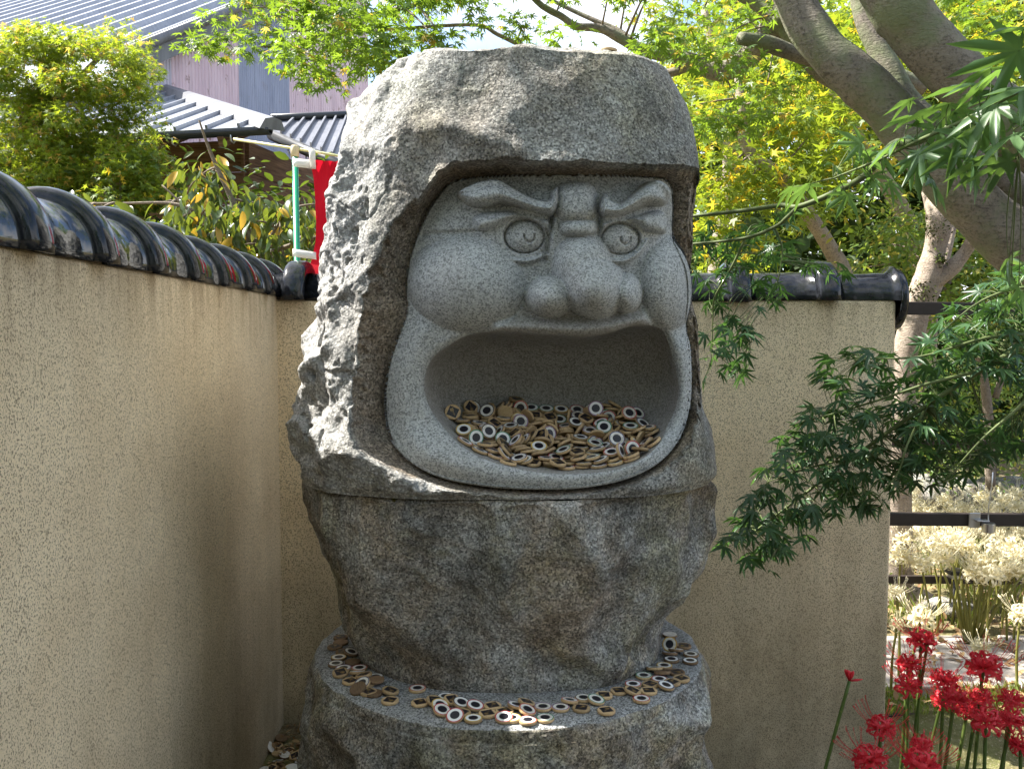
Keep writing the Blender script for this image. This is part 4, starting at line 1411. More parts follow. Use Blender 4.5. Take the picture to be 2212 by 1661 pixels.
MAPLE_OUT = []
for a, L in zip((-128, -84, -41, 0, 41, 84, 128), (.36, .70, .95, 1.05, .95, .70, .36)):
    MAPLE_OUT.append((a, L))
def maple_template(lobes=7, droop=.22, wid=.30, seed=0):
    rr = random.Random(seed)
    tips = MAPLE_OUT if lobes == 7 else [(-110, .62), (-52, .92), (0, 1.05), (52, .92), (110, .62)]
    V = [(0, 0, 0)]
    F = []
    outline = []
    for k, (a, L) in enumerate(tips):
        a += rr.uniform(-6, 6); L *= rr.uniform(.9, 1.08)
        if k == 0: outline.append((R(a - 32), .10))
        if lobes == 7:
            outline.append((R(a - 9), L * .60)); outline.append((R(a), L)); outline.append((R(a + 9), L * .60))
        else:
            outline.append((R(a), L))
        nxt = tips[k + 1][0] if k + 1 < len(tips) else a + 64
        outline.append((R((a + nxt) / 2), wid * (.9 if k + 1 < len(tips) else .33)))
    for a, r in outline:
        x, y = r * math.sin(a), r * math.cos(a)
        z = -droop * r * r + .05 * math.cos(a * 7)* r
        V.append((x, y, z))
    n = len(outline)
    for i in range(1, n): F.append((0, i, i + 1))
    # stalk
    b = len(V)
    V += [(-.014, 0, 0), (.014, 0, 0), (.008, -.55, .10), (-.008, -.55, .10)]
    F += [(b, b + 1, b + 2), (b, b + 2, b + 3)]
    V = [(x, y + .0, z) for x, y, z in V]
    return np.array(V), np.array(F)
def oval_template(w=.20, fold=.06, droop=.25, pts=5):
    V, F = [], []
    for i in range(pts + 1):
        u = i / pts
        ww = w * (math.sin(math.pi * min(1, u * .93 + .07)) ** .8) * (1 if i < pts else .0) + (0.004)
        z = -droop * u * u
        for s, f in ((-1, fold), (0, 0), (1, fold)): V.append((s * ww, u, z + f * ww / w))
    for i in range(pts):
        for k in range(2):
            a = i * 3 + k
            F += [(a, a + 1, a + 4), (a, a + 4, a + 3)]
    return np.array(V), np.array(F)
T_MAPLE = maple_template(7)
T_MAPLE2 = maple_template(7, .42, .27, 5)
T_MAPLE5 = maple_template(5, .2, .30, 2)
T_OVAL = oval_template(.185, .05, .30)
T_OVAL_S = oval_template(.24, .05, .15, 3)
def leaf_frames(n, rng, out_dir, up_tilt=.45, droop=.35):
    """rotation matrices (n,3,3): y axis = leaf tip, z axis = leaf face"""
    out = out_dir + rng.normal(0, .45, (n, 3))
    out[:, 2] = out[:, 2] * .5 - droop
    y = out / (np.linalg.norm(out, axis=1, keepdims=True) + 1e-9)
    up = np.array([0, 0, 1.0]) + rng.normal(0, up_tilt, (n, 3))
    z = up - y * (up * y).sum(1, keepdims=True)
    z /= np.linalg.norm(z, axis=1, keepdims=True) + 1e-9
    x = np.cross(y, z)
    return np.stack([x, y, z], 2)
def leaf_mesh(name, tmpl, pos, rot, size, rng, mat):
    V0, F0 = tmpl
    n, m = len(pos), len(V0)
    V = np.einsum('nij,mj->nmi', rot, V0) * size[:, None, None] + pos[:, None, :]
    F = F0[None] + (np.arange(n) * m)[:, None, None]
    me = mesh_np(name, V.reshape(-1, 3), F.reshape(-1, 3), False)
    at = me.attributes.new('tint', 'FLOAT', 'POINT')
    at.data.foreach_set('value', np.repeat(rng.random(n), m).astype(np.float32))
    me.materials.append(mat)
    return me
LEAF_CACHE = {}
def leaf_objects(parent, tmpl, pos, rot, size, mat, key):
    if key not in LEAF_CACHE:
        me = mesh_np('leaf', tmpl[0], tmpl[1], False); me.materials.append(mat)
        LEAF_CACHE[key] = me
    me = LEAF_CACHE[key]
    base = None
    for p, r, s in zip(pos, rot, size):
        if base is None:
            o = bpy.data.objects.new('leaf', me); base = o
        else:
            o = base.copy()
        COL.objects.link(o)
        o.parent = parent
        M = Matrix([list(r[0]), list(r[1]), list(r[2])]).to_4x4()
        o.matrix_local = Matrix.Translation(Vector(p) - parent.location) @ M @ Matrix.Scale(s, 4)
def add_leaves(parent, tmpl, pos, rot, size, rng, mat, key, nparts=300, nm='foliage'):
    """largest-looking leaves in view as parts, all the others as one part"""
    if nparts:
        X, Y = proj(pos[:, 0], pos[:, 1], pos[:, 2])
        vis = (X > -20) & (X < 2232) & (Y > -20) & (Y < 1681)
        score = np.where(vis, size / pos[:, 1], 0)
        k = np.argsort(-score)[:min(nparts, int(vis.sum()))]
        leaf_objects(parent, tmpl, pos[k], rot[k], size[k], mat, key)
        mask = np.ones(len(pos), bool); mask[k] = False
        pos, rot, size = pos[mask], rot[mask], size[mask]
    if len(pos):
        V = pos - np.array(parent.location)
        o = link(nm, leaf_mesh(nm, tmpl, V, rot, size, rng, mat), parent)
        o['kind'] = 'stuff'
def limb_obj(name, path, radii, mat, parent, n=14, wob=.05, knots=True, sub=5, seed=0):
    """tapered limb with an uneven surface"""
    P = catmull([tuple(p) for p in path], sub)
    rr = np.interp(np.linspace(0, len(path) - 1, len(P)), np.arange(len(path)), radii)
    rr = [r * (1 + wob * math.sin(i * .9 + seed) * .5 + random.uniform(-wob, wob) * .35) for i, r in enumerate(rr)]
    V, F = tube_vf(P, rr, n)
    V = np.array([tuple(v) for v in V])
    ctr = np.repeat(np.array([tuple(p) for p in P]), n, 0)
    d = V - ctr
    ln = np.linalg.norm(d, axis=1, keepdims=True)
    V = V + d / (ln + 1e-9) * ln * (wob * 1.6 * fbm(V, 5, 3, 100 + seed)[:, None] + wob * .5 * fbm(V, 22, 2, 101)[:, None])
    V = V - np.array(parent.location)
    me = mesh_py(name, [tuple(v) for v in V], F, True)
    me.materials.append(mat)
    return link(name, me, parent)
def pxpath(L): return [pt(x, y, Y) for x, y, Y in L]
def pxrad(L, W): return [w * l[2] / FPX / 2 for l, w in zip(L, W)]
def twigs(parent, starts, centers, rng, mat, r0=.012, name='twigs', sag=.1, maxl=.45):
    mb = MB()
    S = np.array([tuple(s) for s in starts])
    for c in centers:
        d = np.linalg.norm(S - c, axis=1)
        a = S[np.argmin(d)]
        L = np.linalg.norm(c - a)
        if L < .02 or L > maxl: continue
        mid = (a + c) / 2 + rng.normal(0, .07 * L, 3) + np.array([0, 0, sag * L])
        P = [tuple((1 - t) ** 2 * a + 2 * t * (1 - t) * mid + t * t * c - np.array(parent.location)) for t in np.linspace(0, 1, 6)]
        rad = np.linspace(r0 * min(1.4, .5 + L), r0 * .25, 6)
        mb.add(*tube_vf(P, list(rad), 5))
    if mb.V:
        o = mb.build(name, mat, parent, True)
        o['kind'] = 'stuff'
def poly_points(n, poly, y0, y1, rng, thr=None, nscale=.9, seed=0):
    """n random points of a volume seen inside a picture outline, with gaps"""
    poly = list(poly)
    xs = [p[0] for p in poly]; ys = [p[1] for p in poly]
    out = []
    tot = 0
    while tot < n:
        X = rng.uniform(min(xs), max(xs), 4 * n); Y = rng.uniform(min(ys), max(ys), 4 * n)
        k = dpoly(X, Y, poly, True) > 0
        X, Y = X[k], Y[k]
        D = rng.uniform(y0, y1, len(X))
        P = np.array([tuple(pt(x, y, d)) for x, y, d in zip(X, Y, D)])
        if thr is not None and len(P):
            P = P[fbm(P, nscale, 2, seed) > thr]
        out.append(P); tot += len(P)
    return np.concatenate(out)[:n]
def clumps(centers, per, rad, rng, flat=.35):
    n = len(centers) * per
    c = np.repeat(centers, per, 0)
    d = rng.normal(0, 1, (n, 3)); d /= np.linalg.norm(d, axis=1, keepdims=True)
    r = rng.random(n) ** .5
    rad_ = np.repeat(np.broadcast_to(rad, (len(centers),)), per) * r
    off = d * rad_[:, None] * np.array([1, 1, flat])
    return c + off, d

# ---------------------------------------------------------------- big maple behind the wall, at right
rng = np.random.default_rng(11)
tr = empty('maple_tree', (3.6, 4.4, 0)); tag(tr, 'big leaning maple with thick grey-green forking limbs at the upper right', 'tree')
LA = [(2560, 905, 4.2), (2420, 745, 4.1), (2270, 590, 4.05), (2140, 478, 4.0), (2040, 370, 3.95), (1965, 285, 3.95), (1900, 215, 3.95), (1805, 130, 3.95), (1745, 55, 4.0), (1700, -40, 4.05), (1650, -170, 4.1), (1540, -360, 4.2)]
tp = [Vector((3.75, 4.45, -.15)), Vector((3.55, 4.35, .6))] + pxpath(LA)
limb_obj('trunk', tp, [.34, .30, .21] + pxrad(LA, [175, 150, 132, 120, 110, 106, 96, 90, 84, 80, 72, 54])[1:], MB_MAPLE, tr, 24, .06, seed=1)
LD = [(2330, 560, 4.3), (2240, 478, 4.3), (2160, 405, 4.25), (2085, 345, 4.2), (2010, 285, 4.1), (1950, 210, 4.1), (1905, 120, 4.15), (1872, 45, 4.2), (1850, -50, 4.25), (1830, -200, 4.3)]
limb_obj('limb', pxpath(LD), pxrad(LD, [112, 108, 102, 92, 78, 58, 50, 46, 42, 36]), MB_MAPLE, tr, 20, .07, seed=2)
LC = [(2680, 900, 4.2), (2600, 720, 4.1), (2520, 560, 4.0), (2420, 440, 3.9), (2290, 350, 3.85), (2190, 275, 3.8), (2105, 200, 3.8), (2020, 115, 3.8), (1950, 30, 3.8), (1900, -50, 3.8), (1850, -180, 3.8)]
limb_obj('limb', pxpath(LC), pxrad(LC, [150, 140, 134, 126, 124, 120, 114, 112, 118, 112, 98]), MB_MAPLE, tr, 20, .07, seed=3)
LE = [(1998, 190, 4.4), (1900, 155, 4.4), (1800, 138, 4.35), (1720, 118, 4.3), (1650, 92, 4.25), (1598, 84, 4.2)]
limb_obj('limb', pxpath(LE), pxrad(LE, [40, 38, 36, 34, 32, 26]), MB_MAPLE, tr, 12, .06, seed=4)
LF = [(1850, 195, 4.4), (1760, 140, 4.5), (1690, 50, 4.5), (1640, 5, 4.55), (1560, -40, 4.6)]
limb_obj('limb', pxpath(LF), pxrad(LF, [46, 44, 42, 40, 34]), MB_MAPLE, tr, 12, .06, seed=5)
LG = [(2330, 330, 4.4), (2212, 345, 4.35), (2130, 350, 4.3), (2070, 345, 4.25)]
limb_obj('limb', pxpath(LG), pxrad(LG, [46, 46, 44, 40]), MB_MAPLE, tr, 12, .05, seed=6)
LHs = [[(1720, 10, 4.4), (1580, 150, 4.9), (1480, 128, 5.0), (1391, 109, 5.0), (1347, 87, 5.0), (1309, 66, 5.0), (1281, 60, 5.0), (1243, 57, 5.0), (1213, 36, 5.0), (1172, 14, 5.0), (1090, -40, 5.0), (900, 10, 4.9), (760, 40, 4.8)],
       [(1391, 109, 5.0), (1340, 70, 5.1), (1285, 45, 5.15), (1230, 20, 5.2), (1150, -20, 5.2)],
       [(1500, 135, 5.0), (1420, 160, 5.1), (1200, 125, 5.1), (1130, 100, 5.1), (1075, 75, 5.1), (1030, 55, 5.1), (900, 60, 5.0), (700, 75, 4.9)]]
for LH, W_ in zip(LHs, ([60, 44, 34, 26, 22, 19, 17, 16, 15, 14, 13, 10, 6], [14, 13, 11, 9, 7], [22, 18, 14, 11, 9, 8, 7, 5])):
    limb_obj('limb', pxpath(LH), pxrad(LH, W_), MB_MAPLE, tr, 9, .05, seed=7)
dense = lambda L_: [Vector(p) for p in catmull([tuple(p) for p in L_], 6)]
tips = dense(pxpath(LHs[0])) + dense(pxpath(LHs[2])) + pxpath(LHs[0]) + pxpath(LHs[1]) + pxpath(LHs[2])
P1 = [(400, 95), (430, 75), (470, -60), (1480, -60), (1475, 60), (1420, 130), (1340, 60), (1250, 95), (1170, 135), (1000, 128), (900, 150), (820, 165), (740, 150), (700, 200), (655, 160), (560, 110), (490, 165), (470, 120)]
cen = poly_points(105, P1, 3.9, 5.0, rng, -.30, 1.4, 3)
P1b = [(1130, -30), (1340, -30), (1330, 100), (1250, 130), (1160, 120)]
kx, ky = proj(cen[:, 0], cen[:, 1], cen[:, 2])
sky = (np.hypot((kx - 1300) / 70, (ky - 95) / 45) < 1) | (np.hypot((kx - 1190) / 50, (ky - 40) / 20) < 1)
cen = cen[~sky]
lp, ld = clumps(cen, 34, .16, rng, .45)
P2 = [(1380, -60), (1790, -60), (1800, 100), (1730, 180), (1650, 260), (1560, 330), (1500, 250), (1450, 160)]
cen2 = poly_points(36, P2, 3.9, 5.2, rng, -.2, 1.3, 4)
lp2, ld2 = clumps(cen2, 32, .17, rng, .5)
cen3 = np.array([tuple(pt(x, y, d)) for x, y, d in [(1900, 30, 4.6), (2100, 40, 4.6), (2190, 120, 4.5), (2160, 30, 4.4), (2060, -20, 4.5), (2230, 60, 4.5)]])
lp3, ld3 = clumps(cen3, 34, .2, rng, .5)
pos = np.concatenate([lp, lp2, lp3]); dd_ = np.concatenate([ld, ld2, ld3])
X_, Y_ = proj(pos[:, 0], pos[:, 1], pos[:, 2])
keep = ~((np.hypot((X_ - 1310) / 55, (Y_ - 98) / 36) < 1) & (rng.random(len(pos)) < .85))
pos, dd_ = pos[keep], dd_[keep]
add_leaves(tr, T_MAPLE, pos, leaf_frames(len(pos), rng, dd_), rng.uniform(.030, .052, len(pos)), rng, ML_CANOPY, 'canopy')
twigs(tr, tips, np.concatenate([cen, cen2, cen3]), rng, MB_GREY, .009)
# the rest of its crown spreads above and behind, out of the picture, and shades the statue
def crown_over(n, per):
    c = []
    while len(c) < n:
        x, y, z = rng.uniform(-1.9, 4.0), rng.uniform(-2.5, 5.6), rng.uniform(3.0, 4.9)
        X, Y = proj(x, y, z)
        if y > .5 and Y > -90: continue
        c.append((x, y, z))
    return np.array(c)
CROWN = crown_over(330, 1)
lp, ld = clumps(CROWN, 55, .36, rng, .3)
X_, Y_ = proj(lp[:, 0], lp[:, 1], lp[:, 2])
# an opening towards the sun lets it reach the statue's left flank
S_ = np.array(SUN_DIR)
def sun_pos(P):
    k = (2.3 - P[:, 2]) / S_[2]
    return P[:, 0] + k * S_[0], P[:, 1] + k * S_[1]
sx_, sy_ = sun_pos(lp)
# the crown only shades the statue's head and front, the corner and part of the right wall
k15 = (1.5 - lp[:, 2]) / S_[2]
ax_, ay_ = lp[:, 0] + k15 * S_[0], lp[:, 1] + k15 * S_[1]
hole = (np.hypot((sx_ + .95) / .80, (sy_ - 2.3) / .9) < 1) | (ax_ > np.where(ay_ < 1.9, 3.6, 1.3) + .5 * rng.random(len(lp))) | (ay_ > 3.5)
kk_ = ~hole & ((Y_ < -25) | (lp[:, 1] < .4))
lp, ld = lp[kk_], ld[kk_]
o = link('upper_crown', leaf_mesh('upper_crown', T_MAPLE5, lp - np.array(tr.location), leaf_frames(len(lp), rng, ld), rng.uniform(.05, .075, len(lp)), rng, ML_CANOPY), tr); o['kind'] = 'stuff'
for k, (q0, q1) in enumerate([((1540, -360, 4.2), (.2, 3.6, 3.7)), ((1830, -200, 4.3), (1.2, 3.0, 4.2)), ((1850, -180, 3.8), (2.2, 2.6, 4.4)), ((1540, -360, 4.2), (-1.2, 4.2, 4.0))]):
    a = pt(*q0); bq = Vector(q1)
    limb_obj('limb', [a, (a + bq) / 2 + Vector((0, 0, .25)), bq], [.06, .045, .015], MB_MAPLE, tr, 8, .05, seed=20 + k)

# ---------------------------------------------------------------- golden green trees in the right background
def bg_tree(name, label, base, poly, y0, y1, ncl, per, rad, size, mat, seed, tmpl, thr, trunk, tw, bark_=None, cat='tree', group=None, flat=.45, nparts=0, key=None, tilt=.5, droop=.35):
    rg = np.random.default_rng(seed)
    t = empty(name, base); tag(t, label, cat, group)
    cen = poly_points(ncl, poly, y0, y1, rg, thr, .9, seed)
    lp, ld = clumps(cen, per, rad, rg, flat)
    add_leaves(t, tmpl, lp, leaf_frames(len(lp), rg, ld, tilt, droop), rg.uniform(size * .75, size * 1.25, len(lp)), rg, mat, key, nparts, 'crown')
    st = []
    for i, (L_, W_) in enumerate(trunk):
        limb_obj('trunk' if i == 0 else 'limb', pxpath(L_), pxrad(L_, W_), bark_ or MB_PALE, t, 10, .06, seed=seed + i)
        st += [Vector(p) for p in catmull([tuple(p) for p in pxpath(L_)], 6)]
    if tw and st: twigs(t, st, cen[:tw], rg, MB_GREY, .012)
    return t
G1 = 'golden green maples beyond the wall'
bg_tree('maple_tree', 'golden green maple with thin bent pinkish trunk just right of the statue', (2.0, 5.9, 0),
        [(1440, 150), (1560, 60), (1760, 90), (1850, 200), (1870, 330), (1800, 420), (1760, 520), (1640, 600), (1500, 600), (1470, 330)], 5.4, 6.6, 95, 42, .26, .062, ML_GOLD, 21, T_MAPLE5, -.3,
        [([(1860, 860, 5.9), (1850, 700, 5.9), (1825, 600, 5.9), (1795, 540, 5.9), (1750, 470, 5.85), (1690, 385, 5.8), (1630, 340, 5.8), (1605, 290, 5.8), (1600, 230, 5.8), (1590, 120, 5.9)], [60, 48, 40, 34, 30, 30, 26, 28, 20, 12])], 40, None, 'tree', None)
bg_tree('maple_tree', 'yellowing maple filling the gap between the thick limbs', (3.3, 7.0, 0),
        [(1760, -40), (2250, -40), (2260, 260), (2100, 420), (2000, 430), (1900, 420), (1800, 330), (1780, 150)], 6.2, 7.8, 90, 42, .30, .066, ML_GOLD, 22, T_MAPLE5, -.3,
        [([(1990, 900, 7), (2000, 640, 7), (1960, 480, 7), (1880, 340, 7), (1800, 200, 7), (1760, 60, 7)], [50, 44, 36, 28, 20, 12])], 30, None, 'tree', None)
bg_tree('maple_tree', 'tall yellow green maple reaching past the top of the picture', (1.6, 7.6, 0),
        [(1330, -60), (1800, -60), (1800, 220), (1640, 330), (1480, 300), (1440, 120)], 7.0, 8.6, 80, 42, .33, .07, ML_GOLD, 23, T_MAPLE5, -.12,
        [([(1560, 900, 7.6), (1550, 600, 7.6), (1580, 360, 7.6), (1560, 180, 7.6), (1520, 20, 7.7)], [60, 44, 36, 26, 14])], 30, None, 'tree', None)
# camellia-like evergreen with small glossy leaves
bg_tree('evergreen_shrub', 'glossy small leaved evergreen shrub beside the mossy pale trunk', (4.2, 6.0, 0),
        [(1840, 430), (1960, 420), (2090, 470), (2250, 560), (2260, 760), (2120, 760), (2030, 690), (1960, 640), (1830, 610)], 5.6, 6.8, 95, 44, .26, .050, ML_BUSH, 24, T_OVAL_S, -.25,
        [([(2140, 1060, 6.2), (2130, 850, 6.2), (2090, 700, 6.2), (2000, 560, 6.2)], [22, 20, 16, 10]), ([(2150, 860, 6.2), (2200, 700, 6.2), (2230, 600, 6.2)], [14, 12, 8])], 40, MB_GREY, 'shrub')
bg_tree('clipped_bush', 'rounded yellow green bush behind the far fence at right', (4.6, 7.2, 0),
        [(1960, 800), (2080, 760), (2260, 780), (2280, 1040), (2120, 1050), (2000, 1040), (1950, 930)], 6.4, 7.8, 80, 60, .26, .040, ML_BUSH, 25, T_OVAL_S, None,
        [([(2150, 1120, 7), (2150, 1000, 7), (2140, 900, 7)], [14, 12, 8])], 20, MB_GREY, 'bush')
# pale mossy trunk near the wall end
rg = np.random.default_rng(30)
pale = empty('pale_trunk_tree', (pt(1950, 1290, 5.0).x, 5.0, 0)); tag(pale, 'pale pinkish tree trunk with moss patches and a spreading root at the wall end', 'tree')
LT = [(1925, 1345, 5.0), (1932, 1270, 5.0), (1936, 1130, 5.0), (1942, 960, 5.0), (1955, 800, 5.0), (1972, 700, 5.0), (2000, 610, 5.0), (2020, 530, 5.0), (2028, 470, 5.0), (2010, 400, 5.1), (1985, 300, 5.2)]
limb_obj('trunk', pxpath(LT), pxrad(LT, [110, 80, 66, 62, 58, 56, 52, 48, 54, 36, 24]), MB_PALE, pale, 18, .10, seed=31)
for L_, W_ in (([(1990, 625, 5.0), (2045, 590, 4.98), (2085, 545, 4.95), (2110, 510, 4.9), (2180, 470, 4.9)], [44, 34, 30, 24, 14]),
               ([(1975, 690, 5.0), (2005, 650, 5.05), (2030, 600, 5.1), (2060, 480, 5.2)], [38, 30, 24, 14]),
               ([(1925, 1290, 5.0), (1975, 1300, 4.95), (2020, 1318, 4.9), (2060, 1345, 4.9), (2110, 1372, 4.85)], [90, 70, 56, 44, 18])):
    limb_obj('limb', pxpath(L_), pxrad(L_, W_), MB_PALE, pale, 12, .10, seed=33)
for (x, y, s) in ((2020, 492, 40), (1992, 630, 34), (1948, 1240, 44), (1962, 1282, 40), (2032, 560, 18)):
    rg2 = np.random.default_rng(int(x))
    c = pt(x, y, 4.93)
    n = 160
    lp = np.array(tuple(c)) + rg2.normal(0, .4, (n, 3)) * s * 5 / FPX
    lp[:, 1] = 4.98 - .085 * rg2.random(n)
    o = link('moss', leaf_mesh('moss', T_OVAL_S, lp - np.array(pale.location), leaf_frames(n, rg2, rg2.normal(0, 1, (n, 3))), rg2.uniform(.012, .024, n), rg2, M_MOSS), pale); o['kind'] = 'stuff'
# far wood closing the background
def far_wood(name, poly, y0, y1, n, size, mat, seed, label):
    rg = np.random.default_rng(seed)
    cen = poly_points(n, poly, y0, y1, rg)
    lp, ld = clumps(cen, 45, .75, rg, .6)
    lp[:, 2] = np.maximum(lp[:, 2], .1)
    o = link(name, leaf_mesh(name, T_OVAL_S, lp, leaf_frames(len(lp), rg, ld), rg.uniform(size * .7, size * 1.3, len(lp)), rg, mat))
    tag(o, label, kind='stuff')
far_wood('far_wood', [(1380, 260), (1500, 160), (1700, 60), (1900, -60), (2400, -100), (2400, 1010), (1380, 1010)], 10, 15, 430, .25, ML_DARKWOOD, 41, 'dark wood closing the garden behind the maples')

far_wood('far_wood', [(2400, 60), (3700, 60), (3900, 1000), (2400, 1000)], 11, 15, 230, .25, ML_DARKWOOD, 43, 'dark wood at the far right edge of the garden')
# unseen wood added behind the viewer to block the low sky
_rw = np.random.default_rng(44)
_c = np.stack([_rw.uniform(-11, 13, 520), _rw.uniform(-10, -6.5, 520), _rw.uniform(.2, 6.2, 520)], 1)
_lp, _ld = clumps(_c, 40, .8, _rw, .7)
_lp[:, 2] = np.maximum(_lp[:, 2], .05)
tag(link('far_wood', leaf_mesh('far_wood', T_OVAL_S, _lp, leaf_frames(len(_lp), _rw, _ld), _rw.uniform(.22, .42, len(_lp)), _rw, ML_DARKWOOD)), "dark wood added unseen behind the viewer to block the low sky", kind='stuff')
# ---------------------------------------------------------------- dense maple at the far left
PL = [(-60, 80), (0, 78), (60, 68), (130, 55), (200, 66), (245, 45), (268, 22), (290, 45), (298, 120), (322, 150), (306, 190), (318, 245), (340, 282), (330, 330), (352, 385), (380, 440), (330, 455), (240, 450), (120, 440), (-60, 430)]
bg_tree('maple_tree', 'dense sunlit small leaved maple in front of the metal roof at left', (-4.6, 8.0, 0), PL, 6.6, 7.4, 170, 120, .19, .040, ML_LEFT, 51, T_MAPLE5, None,
        [([(-60, 520, 7.2), (-20, 420, 7.2), (30, 320, 7.2), (70, 220, 7.2), (120, 120, 7.2)], [44, 40, 30, 22, 12]), ([(20, 330, 7.2), (60, 290, 7.2), (140, 200, 7.2), (230, 110, 7.2)], [22, 18, 14, 8])], 60, MB_GREY, 'tree', None, .6)
bg_tree('maple_tree', 'bright yellow green maple boughs below the dense crown at left', (-3.9, 7.3, 0), [(150, 400), (270, 360), (370, 420), (420, 500), (330, 540), (230, 560), (150, 500)], 6.3, 6.9, 34, 60, .17, .042, ML_GOLD, 52, T_MAPLE5, None,
        [([(180, 700, 6.6), (220, 540, 6.6), (260, 450, 6.6)], [20, 16, 8])], 20, MB_GREY, 'tree', None)
# broad leaved shrub behind the left coping
PS = [(-40, 400), (60, 380), (140, 430), (260, 470), (350, 490), (400, 460), (420, 345), (455, 345), (480, 420), (500, 455), (545, 440), (600, 415), (630, 450), (700, 440), (700, 620), (560, 640), (430, 590), (300, 500), (150, 470), (-40, 450)]
shr = bg_tree('broad_leaved_shrub', 'drooping broad leaved shrub with bare grey twigs behind the left wall', (-1.9, 5.0, 0), PS, 4.5, 5.3, 74, 18, .16, .086, ML_OVAL, 53, T_OVAL, -.35,
        [([(560, 760, 4.9), (555, 640, 4.9), (540, 520, 4.9), (500, 430, 4.9), (455, 330, 4.85), (430, 260, 4.8)], [34, 28, 22, 12, 7, 4]),
         ([(548, 560, 4.9), (600, 540, 4.8), (660, 520, 4.75), (720, 505, 4.7)], [14, 11, 9, 6]),
         ([(545, 580, 4.9), (470, 545, 4.85), (380, 530, 4.8), (330, 560, 4.75)], [13, 10, 8, 4]),
         ([(530, 480, 4.9), (450, 465, 4.8), (370, 440, 4.8), (250, 440, 4.8), (120, 440, 4.8)], [12, 9, 7, 5, 4]),
         ([(520, 600, 4.8), (440, 520, 4.7), (420, 470, 4.7), (350, 400, 4.7)], [9, 7, 6, 3]),
         ([(560, 560, 4.8), (620, 460, 4.7), (690, 440, 4.7)], [9, 6, 3])], 60, MB_GREY, 'shrub', None, .9, 300, 'oval', .8, 1.15)
far_wood('far_hedge', [(-300, 420), (500, 420), (900, 450), (900, 700), (-300, 700)], 6.9, 7.3, 90, .10, ML_DARKWOOD, 42, 'shaded hedge behind the shrub at left')

# ================================================================== near boughs
def bough(name, label, paths, widths, leaves, size, mat, key, tmpl, seed, tilt=.45, droop=.35, bark_=None, nparts=300):
    rg = np.random.default_rng(seed)
    base = pxpath(paths[0])[0]
    t = empty(name, base); tag(t, label, 'branch')
    st = []
    for i, (L_, W_) in enumerate(zip(paths, widths)):
        limb_obj('stem' if i == 0 else 'twig', pxpath(L_), pxrad(L_, W_), bark_ or MB_TWIG, t, 8, .03, seed=seed + i)
        st += [tuple(p) for p in catmull([tuple(p) for p in pxpath(L_)], 6)]
    S = np.array(st)
    pos = np.array([tuple(pt(*l[:3])) for l in leaves])
    sz = np.array([l[3] if len(l) > 3 else size for l in leaves]) * rg.uniform(.85, 1.15, len(leaves))
    # leaves point away from the nearest twig
    d = np.stack([pos - S[np.argmin(np.linalg.norm(S - p, axis=1))] for p in pos]) if False else np.array([p - S[np.argmin(np.linalg.norm(S - p, axis=1))] for p in pos])
    d /= np.linalg.norm(d, axis=1, keepdims=True) + 1e-6
    rot = leaf_frames(len(pos), rg, d, tilt, droop)
    add_leaves(t, tmpl, pos, rot, sz, rg, mat, key, nparts)
    twigs(t, st, pos, rg, MB_TWIG, .0022, 'leaf_stalks', .05)
    return t
# low dense bough in front of the back wall, lower right
rg = np.random.default_rng(61)
POLY_B = [(1800, 748), (1862, 738), (1955, 765), (1995, 720), (2060, 655), (2140, 600), (2230, 545), (2260, 830), (2200, 840), (2160, 800), (2070, 830), (2080, 880), (2150, 880), (2260, 900), (2260, 960), (2170, 990), (2120, 1000), (2060, 1085), (1960, 1050), (1905, 1100), (1850, 1105), (1780, 1120), (1720, 1190), (1668, 1240), (1600, 1235), (1548, 1165), (1600, 1080), (1650, 1000), (1690, 930), (1740, 880), (1790, 850), (1760, 800)]
n = 800
X = rg.uniform(1540, 2260, 16000); Y = rg.uniform(540, 1245, 16000)
k = dpoly(X, Y, POLY_B, True) > 4
X, Y = X[k], Y[k]
# layered sprays: keep leaves near gently descending lines
ph = (Y - 900 + (X - 1900) * .42) / 62.0
k = rg.random(len(X)) < (.35 + .65 * (np.cos(2 * math.pi * ph) * .5 + .5))
X, Y = X[k][:n], Y[k][:n]
D = 2.52 + .35 * rg.random(len(X)) - (X - 1550) / 1400.0 * .35
lv = [(x, y, d) for x, y, d in zip(X, Y, D)]
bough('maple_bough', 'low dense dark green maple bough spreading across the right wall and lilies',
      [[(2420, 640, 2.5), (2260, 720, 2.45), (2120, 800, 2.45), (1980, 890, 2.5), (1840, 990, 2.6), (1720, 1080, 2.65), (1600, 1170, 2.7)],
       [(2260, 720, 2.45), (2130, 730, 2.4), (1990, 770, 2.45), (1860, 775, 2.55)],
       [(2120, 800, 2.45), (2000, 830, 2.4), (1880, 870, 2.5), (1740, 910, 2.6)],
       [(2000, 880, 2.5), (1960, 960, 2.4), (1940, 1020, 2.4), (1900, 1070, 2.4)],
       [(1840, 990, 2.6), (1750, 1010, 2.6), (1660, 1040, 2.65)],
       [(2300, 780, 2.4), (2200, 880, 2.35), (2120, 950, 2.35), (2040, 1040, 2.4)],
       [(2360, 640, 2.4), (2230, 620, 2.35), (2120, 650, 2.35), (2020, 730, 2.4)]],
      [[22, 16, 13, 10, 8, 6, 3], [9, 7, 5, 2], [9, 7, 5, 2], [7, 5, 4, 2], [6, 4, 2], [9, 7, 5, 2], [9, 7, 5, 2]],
      lv, .049, ML_SHADE, 'shade', T_MAPLE2, 62, .38, .30)
